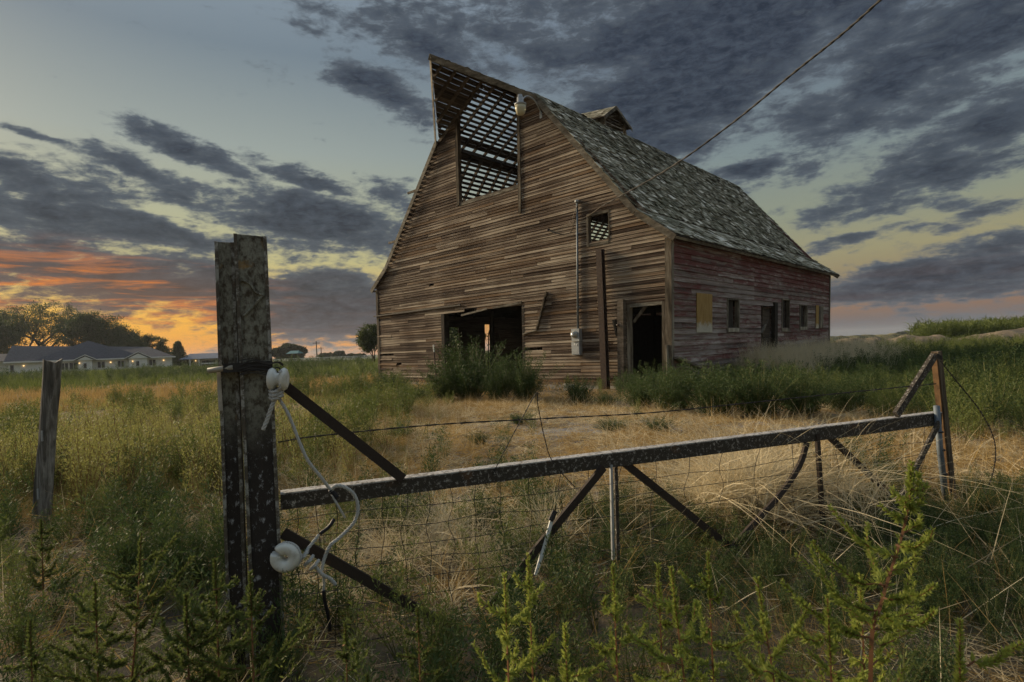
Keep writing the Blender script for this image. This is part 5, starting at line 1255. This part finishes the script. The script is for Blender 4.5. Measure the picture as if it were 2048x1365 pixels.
# fallen straw over the near ground
x, y, qa, qb, rg = field_pts(.9, 14, 42, seed=1); z = zones(x, y, qa, qb)
p = (.75 - .4*z['right'] - .05*z['fore'])*(.35 + .8*z['n1']); emit('straw_litter', 'broken dry straw lying over the near ground', 'litter', rg.uniform(size=len(x)) < p, x, y, rg.uniform(.6, 1.25, len(x)), 1)
# dry standing grass: behind the gate, the yard edge and the tan strips
x, y, qa, qb, rg = field_pts(1.2, 16, 46, seed=2); z = zones(x, y, qa, qb)
p = (.30*(1 - z['fore']) + .10)*(.5 + z['n1']) + .55*(1 - z['fore'])*sstep(z['n1'], .45, .7)*(1 - z['right']); p *= (1 - .86*z['yard'])*(1 - .6*z['wall'])*(1 - .65*z['left']*sstep(z['n3'], .3, .6))*(1 - .75*z['right'])
p += .45*np.exp(-((x - 4.7)/1.5)**2 - ((y - 5.0)/1.2)**2)
emit('dry_grass', 'tan dry grass standing behind the gate and along the yard', 'dry', rg.uniform(size=len(x)) < p, x, y, rg.uniform(.35, .85, len(x))*(.6 + .7*z['n2']), 2)
# yellow-green grass of the left field
x, y, qa, qb, rg = field_pts(4.2, 22, 34, -47, 12, seed=3); z = zones(x, y, qa, qb)
p = z['left']*(.05 + 1.15*sstep(.6*z['n1'] + .4*z['n2'], .28, .62))*(1 - .8*z['dryband']); emit('field_grass', 'yellow-green grass of the left field', 'grass', rg.uniform(size=len(x)) < p, x, y, rg.uniform(.35, .75, len(x))*(.6 + .8*z['n2']), 3)
# golden weeds with red stalks round the lone post
x, y, qa, qb, rg = field_pts(4.4, 13, 26, -47, -8, seed=4); z = zones(x, y, qa, qb)
p = z['left']*(.85*np.exp(-(((x + 4.6)/2.6)**2 + ((y - 6.4)/2.2)**2)) + .22*sstep(z['n2'], .45, .75)); emit('golden_weeds', 'golden weeds with reddish stalks round the lone post', 'weed_gold', rg.uniform(size=len(x)) < p, x, y, rg.uniform(.7, 1.25, len(x)), 4)
# green weeds: tufts in the left field and the dense right field
x, y, qa, qb, rg = field_pts(5.5, 20, 16, seed=5); z = zones(x, y, qa, qb)
p = .55*z['left']*sstep(z['n1'], .58, .72)*(.5 + .5*sstep(y, 7, 9)) + .95*z['right']*z['foot'] + .35*z['wall']*z['foot'] + .05*sstep(z['n2'], .7, .85)*(1 - z['right']); emit('green_weeds', 'dense green weeds filling the right field', 'weed', rg.uniform(size=len(x)) < p, x, y, rg.uniform(.5, 1.2, len(x))*(.7 + .8*z['n1']), 5)
x, y, qa, qb, rg = field_pts(18, 45, 5.0, 12, 48, seed=6); z = zones(x, y, qa, qb)
emit('green_weeds', 'green weeds farther out in the right field', 'weed', rg.uniform(size=len(x)) < .8, x, y, rg.uniform(.7, 1.5, len(x))*(.6 + z['n1']), 6)
x, y, qa, qb, rg = field_pts(6, 18, 10, 10, 48, seed=16); z = zones(x, y, qa, qb)
emit('dark_weeds', 'dark weeds mixed through the right field and the barn foot', 'weed_dark', rg.uniform(size=len(x)) < z['foot']*(.5*z['right']*sstep(z['n1'], .35, .65)*2 + .8*z['wall']), x, y, rg.uniform(.6, 1.2, len(x)) + .7*z['n1'], 16)
# dark weeds under and before the gate
x, y, qa, qb, rg = field_pts(1.0, 6.0, 52, seed=7); z = zones(x, y, qa, qb)
p = z['fore']*(.12 + .85*sstep(.5*z['n2'] + .5*z['n1'], .36, .60))*(.80 + .20*sstep(x, -1.6, .4)) + .10*(1 - z['fore'])*sstep(z['n2'], .5, .8); heap = np.exp(-((x - 1.65)/.55)**2 - ((y - 3.8)/.6)**2) + .8*np.exp(-((x + .5)/.5)**2 - ((y - 3.3)/.6)**2); p *= 1 - .85*np.clip(heap, 0, 1); S = rg.uniform(.40, .95, len(x))*(.75 + .35*sstep(y, 1.0, 3.0))*(1 - .58*sstep(x, .1, .8)*sstep(y, 1.9, 2.4)*(1 - sstep(y, 4.3, 4.9)))
emit('undergrowth', 'dark green weeds growing through and in front of the gate', 'weed_dark', rg.uniform(size=len(x)) < p, x, y, S, 7)
x, y, qa, qb, rg = field_pts(1.1, 5.0, 16, seed=8); z = zones(x, y, qa, qb)
emit('undergrowth', 'lighter green weeds mixed in among the dark ones', 'weed', rg.uniform(size=len(x)) < .6*z['fore'], x, y, rg.uniform(.35, .85, len(x))*(1 - .5*sstep(x, .1, .8)*sstep(y, 1.9, 2.4)), 8)
x, y, qa, qb, rg = field_pts(1.0, 4.7, 75, -30, 47, seed=28); z = zones(x, y, qa, qb); heap = np.exp(-((x - 1.75)/.45)**2 - ((y - 4.0)/.5)**2)
emit('undergrowth', 'short dark weeds carpeting the ground at the foot of the gate', 'weed_dark', rg.uniform(size=len(x)) < sstep(x, -.3, .3)*(.25 + .75*sstep(z['n2'], .2, .55))*(1 - .9*heap), x, y, rg.uniform(.22, .50, len(x)), 28)
# heap of pale dry stalks behind the gate, and the bleached grass at the barn's foot
rg = np.random.default_rng(9); n = 70; x = np.concatenate([rg.normal(1.78, .27, n), rg.normal(-.55, .35, 34)]); y = np.concatenate([rg.normal(4.2, .22, n), rg.normal(3.7, .3, 34)])
scatter('dry_stalks', 'tangled heap of pale dry stalks caught behind the gate', 'tangle', np.stack([x, y, gz(x, y) + rg.uniform(0, .22, len(x))*(x > 1)], 1), rg.uniform(.6, 1.15, len(x))*np.where(x > 1, 1, .7), 9)
n = 1500; qa_ = -np.abs(rg.normal(.9, .9, n)) - .15; qb_ = rg.uniform(4.0, 16.5, n); x = CX + E1.x*qa_ + E2.x*qb_; y = CY + E1.y*qa_ + E2.y*qb_
scatter('bleached_grass', 'pale bleached grass along the foot of the red side wall', 'pale', np.stack([x, y, gz(x, y) - .02], 1), rg.uniform(.9, 1.8, n), 10)
# far fields
x, y, qa, qb, rg = field_pts(16, 34, 4.5, -47, 14, seed=11); z = zones(x, y, qa, qb)
emit('dry_strip', 'tan strip of dry grass across the left field', 'far_dry', rg.uniform(size=len(x)) < .25 + .7*z['dryband'], x, y, rg.uniform(.5, 1.0, len(x)), 11)
x, y, qa, qb, rg = field_pts(25, 120, 1.3, -46, 12, seed=12); z = zones(x, y, qa, qb); f = sstep(y, 25, 36)
emit('green_belt', 'green weedy belt of field in front of the far house', 'far', rg.uniform(size=len(x)) < f*(.25 + .75*z['n3']), x, y, rg.uniform(.4, 1.2, len(x))*(.4 + 1.1*vnoise(x, y, 9.0, 8)), 12)
x, y, qa, qb, rg = field_pts(30, 110, .35, -46, 12, seed=17)
emit('green_belt', 'darker weed clumps in the far left field', 'weed_dark', vnoise(x, y, 11.0, 9) > .52, x, y, rg.uniform(1.2, 2.6, len(x)), 17)
x, y, qa, qb, rg = field_pts(36, 130, .6, 18, 48, seed=13); z = zones(x, y, qa, qb)
emit('green_belt', 'green field behind the barn on the right', 'far', rg.uniform(size=len(x)) < .7*((y > 52) | (y < 40)), x, y, rg.uniform(.7, 1.5, len(x)), 13)
x, y, qa, qb, rg = field_pts(60, 120, 2.2, 35, 48, seed=15); keep = (y - 60)/60 + .0 > 0
azd = np.degrees(np.arctan2(x, y)); emit('standing_crop', 'tall green crop standing beyond the berm on the right', 'crop', (rg.uniform(size=len(x)) < sstep(azd, 35, 38)) & (y > 62), x, y, rg.uniform(.85, 1.15, len(x)), 15)

# ---- single bushes by the barn
def bush_mesh(seed, H, mat, nst=110, leaf=.046, spread=.52, nl=130):
    rg = np.random.default_rng(seed); return feathery(VB(), rg, H, nst, spread, nl, leaf, 0, 1, .20, .10, .35)
BUSH = [bush_mesh(s_, 1.0, M_gdark) for s_ in (1, 2, 3)]
BM = [(b_.mesh('foliage', [M_gdark], [0]), b_.mesh('stems', [M_stemg], [1])) for b_ in BUSH]
def bush(px, py, wpx, hpx, label, k, group='dark green bushes at the foot of the barn'):
    g = ground_pt(px, py); d = math.hypot(g.x, g.y); w = wpx/F_PX*g.y; h = hpx/F_PX*g.y
    r_ = thing('weed_bush', (g.x, g.y, float(gz(g.x, g.y)) - .02), label, 'bush', group); r_.rotation_euler.z = k*1.7; r_.scale = (w/1.15, w/1.15, h/.82)
    link('foliage', BM[k % 3][0], r_); link('stems', BM[k % 3][1], r_)
for i, a in enumerate(((940, 800, 140, 98, 'largest dark bush, growing in the big barn doorway'), (1050, 806, 92, 78, 'rounded bush at the right side of the big doorway'), (892, 800, 70, 60, 'bush at the left jamb of the big doorway'), (1000, 806, 80, 70, 'bush in the middle of the big doorway, between two larger ones'),
    (1158, 808, 66, 46, 'low bush under the electric meter'), (1212, 812, 52, 26, 'small low bush at the foot of the leaning steel beam'), (828, 803, 84, 30, 'low bush left of the fence rod'), (776, 796, 70, 42, 'bush at the left front corner of the barn'),
    (1285, 818, 84, 62, 'bush in front of the small doorway'), (1350, 826, 120, 82, 'bush at the near corner of the barn'), (1435, 834, 130, 86, 'bush in front of the fallen plank'), (1520, 838, 130, 92, 'bush in front of the side door'), (1605, 838, 120, 84, 'bush in front of the bleached grass'), (1690, 828, 110, 66, 'bush at the right end of the dark row'), (1745, 806, 90, 62, 'bush beyond the right end of the dark row'))):
    bush(*a, i)
for i, a in enumerate(((1225, 858, 66, 22, 'little green tuft in the middle of the yard gravel'), (1320, 868, 60, 28, 'green tuft at the right of the yard gravel'), (958, 890, 40, 24, 'small green tuft left of the yard gravel'), (800, 880, 60, 26, 'green tuft by the gate brace in the yard'), (1040, 850, 50, 18, 'flat green tuft near the barbed wire in the yard'))):
    bush(*a, i, 'green tufts in the yard')
# ---- tall weeds close to the camera, each a plant of its own
def brush(vb, rg, pts, nl, leaf, mi):
    """a branch set all round with short narrow leaves"""
    pts = np.asarray(pts); n = len(pts); u = rg.uniform(.08, 1, nl); idx = u*(n - 1); i0 = np.minimum(idx.astype(int), n - 2); f = (idx - i0)[:, None]; p = pts[i0]*(1 - f) + pts[i0 + 1]*f
    ax = pts[i0 + 1] - pts[i0]; ax /= np.maximum(np.linalg.norm(ax, axis=1, keepdims=True), 1e-6); s_ = np.cross(ax, rg.normal(size=(nl, 3))); s_ /= np.maximum(np.linalg.norm(s_, axis=1, keepdims=True), 1e-6)
    vb.leaves(p, s_*.85 + ax*.75, leaf*rg.uniform(.5, 1.25, nl)*(1.05 - .5*u), leaf*.22, rg, mi)
def tall_weed(foot, ctrl, nb, reach, leaf, label, seed, mats, group, dens=1.0):
    """main stalk through the control points, rising side branches all the way up, a leafy spike on top"""
    rg = np.random.default_rng(seed); foot = Vector(foot); pts = np.array([list(p - foot) for p in curve_pts([foot] + ctrl, 26)]); L_ = np.linalg.norm(pts[-1])
    r_ = thing('tall_weed', foot, label, 'weed', group); vb = VB(); vb.stem(pts, .0062, .0016, 1)
    n = len(pts)
    brush(vb, rg, pts[int(n*.80):], int(280*dens), leaf*.9, 0); brush(vb, rg, pts[int(n*.2):], int(140*dens), leaf*1.3, 0)
    for k in range(nb):
        u = .16 + .76*(k + rg.uniform(0, .8))/nb; i = min(int(u*(n - 1)), n - 2); p = pts[i]; a = k*2.4 + rg.uniform(-.5, .5); R_ = reach*(1.12 - u)**.75*rg.uniform(.35, 1.25)*1.25
        d = np.array([math.cos(a), math.sin(a), .10]); m = 9; t_ = np.linspace(0, 1, m)[:, None]
        q = p + d*R_*t_ + np.array([0, 0, 1])*R_*(-.04*t_ + .55*t_**2.4) + np.cumsum(rg.normal(size=(m, 3))*.004, 0)
        vb.stem(q, .0024, .0009, 1); brush(vb, rg, q, int(R_/.00045*dens) + 50, leaf, 0)
        if R_ > .17:
            for s_ in range(3):
                j = 2 + s_*2; a2 = a + rg.choice([-1, 1])*rg.uniform(.5, 1.0); d2 = np.array([math.cos(a2), math.sin(a2), .5]); q2 = q[j] + d2*R_*.34*t_[:6]*1.5 + np.array([0, 0, 1])*R_*.18*t_[:6]**2
                vb.stem(q2, .0014, .0007, 1); brush(vb, rg, q2, int(R_*.34/.0011*dens) + 16, leaf*.9, 0)
    link('leaves', vb.mesh('leaves', [mats[0]], [0]), r_); link('stalk', vb.mesh('stalk', [mats[1]], [1]), r_)
FG = 'tall weeds growing in the foreground'
def fore(px, py, Y, nb, reach, label, seed, mats=(M_tip, M_stem), lean=(0, 0), leaf=.019, mid=None, dens=1.0):
    tip = at_depth(px, py, Y); ft_ = Vector((tip.x + lean[0], Y + lean[1], 0.0)); c = [at_depth(*q) for q in mid] if mid else [ft_.lerp(tip, .5) + Vector((0, 0, .0)) - Vector((lean[0]*.12, 0, 0))]
    tall_weed(ft_, c + [tip], nb, reach, leaf, label, seed, mats, FG, dens)
fore(1824, 925, 1.22, 22, .165, 'tallest foreground weed with a bent red stalk, at the right', 1, lean=(-.12, .02), mid=[(1742, 1330, 1.22), (1765, 1200, 1.22), (1812, 1040, 1.22)], dens=.85)
fore(1009, 1150, 1.38, 18, .17, 'foreground weed left of the paired ones below the gate middle', 2)
fore(1056, 1108, 1.48, 18, .18, 'taller of the paired foreground weeds below the white rod', 3)
fore(1226, 1132, 1.42, 16, .15, 'foreground weed with a slim straight spike below the double upright', 4)
fore(1316, 1130, 1.55, 16, .15, 'reddish-stalked foreground weed right of the slim straight one', 5)
fore(1342, 1135, 1.30, 18, .17, 'foreground weed leaning left, in the centre-right of the bottom row', 6, lean=(.09, 0))
fore(1416, 1105, 1.62, 16, .15, 'foreground weed between the leaning one and the bushy right one', 7)
fore(1655, 1190, 1.16, 18, .22, 'low bushy foreground weed left of the tallest one', 8)
fore(1514, 1156, 1.30, 16, .20, 'foreground weed with branches reaching left under the crossed braces', 9, lean=(.14, 0))
fore(1920, 1240, 1.12, 14, .20, 'foreground weed at the right whose branch points to the border', 10, lean=(-.06, 0))
fore(1720, 1150, 1.55, 14, .16, 'thin foreground weed behind the tallest one', 11)
fore(1130, 1250, 1.25, 14, .15, 'short foreground weed in the gap below the double upright', 12)
DK = (M_gmid, M_stem); DK2 = (M_gmid, M_stem)
fore(283, 1066, 1.85, 22, .24, 'tall green weed with red stalk in the left foreground', 13, DK, lean=(-.10, 0), leaf=.020)
fore(190, 1165, 1.75, 18, .20, 'smaller green weed in the left foreground', 14, DK, leaf=.020)
fore(430, 1120, 1.78, 22, .24, 'dark weed growing in front of the foot of the gate posts', 15, DK2, leaf=.020, dens=1.2)
fore(372, 1190, 1.62, 20, .20, 'dark weed left of the foot of the gate posts', 16, DK2, leaf=.020, dens=1.2)
fore(500, 1145, 1.66, 20, .20, 'dark weed overlapping the tall gate post near its foot', 17, DK2, leaf=.020, dens=1.2)
fore(82, 1040, 3.2, 14, .16, 'slender weed at the foot of the lone fence post', 18, DK, leaf=.020)
fore(690, 1245, 1.60, 14, .15, 'weed under the dangling black tape of the rope', 19, DK, leaf=.018)
fore(835, 1215, 1.75, 16, .17, 'weed by the lower gate brace', 20, DK2, leaf=.018)
fore(60, 1240, 1.55, 14, .16, 'weed at the left border of the foreground', 21, DK, leaf=.020)
# ---- bare pale twigs behind the gate
tw = thing('dry_twigs', G(1640, 1060, -.25), 'bare pale forked twigs sticking up behind the gate upright', 'twig')
for k, (x0, y0, x1, y1, x2, y2) in enumerate(((1648, 1060, 1672, 1010, 1702, 962), (1650, 1055, 1675, 1030, 1696, 992), (1655, 1060, 1712, 1030, 1755, 992), (1700, 1045, 1740, 1010, 1768, 985), (1768, 968, 1780, 970, 1778, 980))):
    MB().tube(curve_pts([G(x0, y0, -.25), G(x1, y1, -.24), G(x2, y2, -.22)], 12), [.0045 - .003*i/12 for i in range(13)], 5).build('twig', M_pale, tw)

# ------------------------------------------------------------------ evening haze over the plain
m = bpy.data.materials.new('evening_haze'); m.use_nodes = True; t = NT(m.node_tree); t.n.clear()
pv = t.node('ShaderNodeVolumePrincipled'); pv.inputs['Color'].default_value = (.80, .84, .90, 1); pv.inputs['Density'].default_value = 0.00022; pv.inputs['Anisotropy'].default_value = 0.2
t.l.new(pv.outputs[0], t.node('ShaderNodeOutputMaterial').inputs['Volume'])
o = MB().box((0, 0, 13), (5400, 0, 0), (0, 5400, 0), (0, 0, 28)).build('haze', m); ident(o, 'thin evening haze over the flat land', None, None, 'stuff')
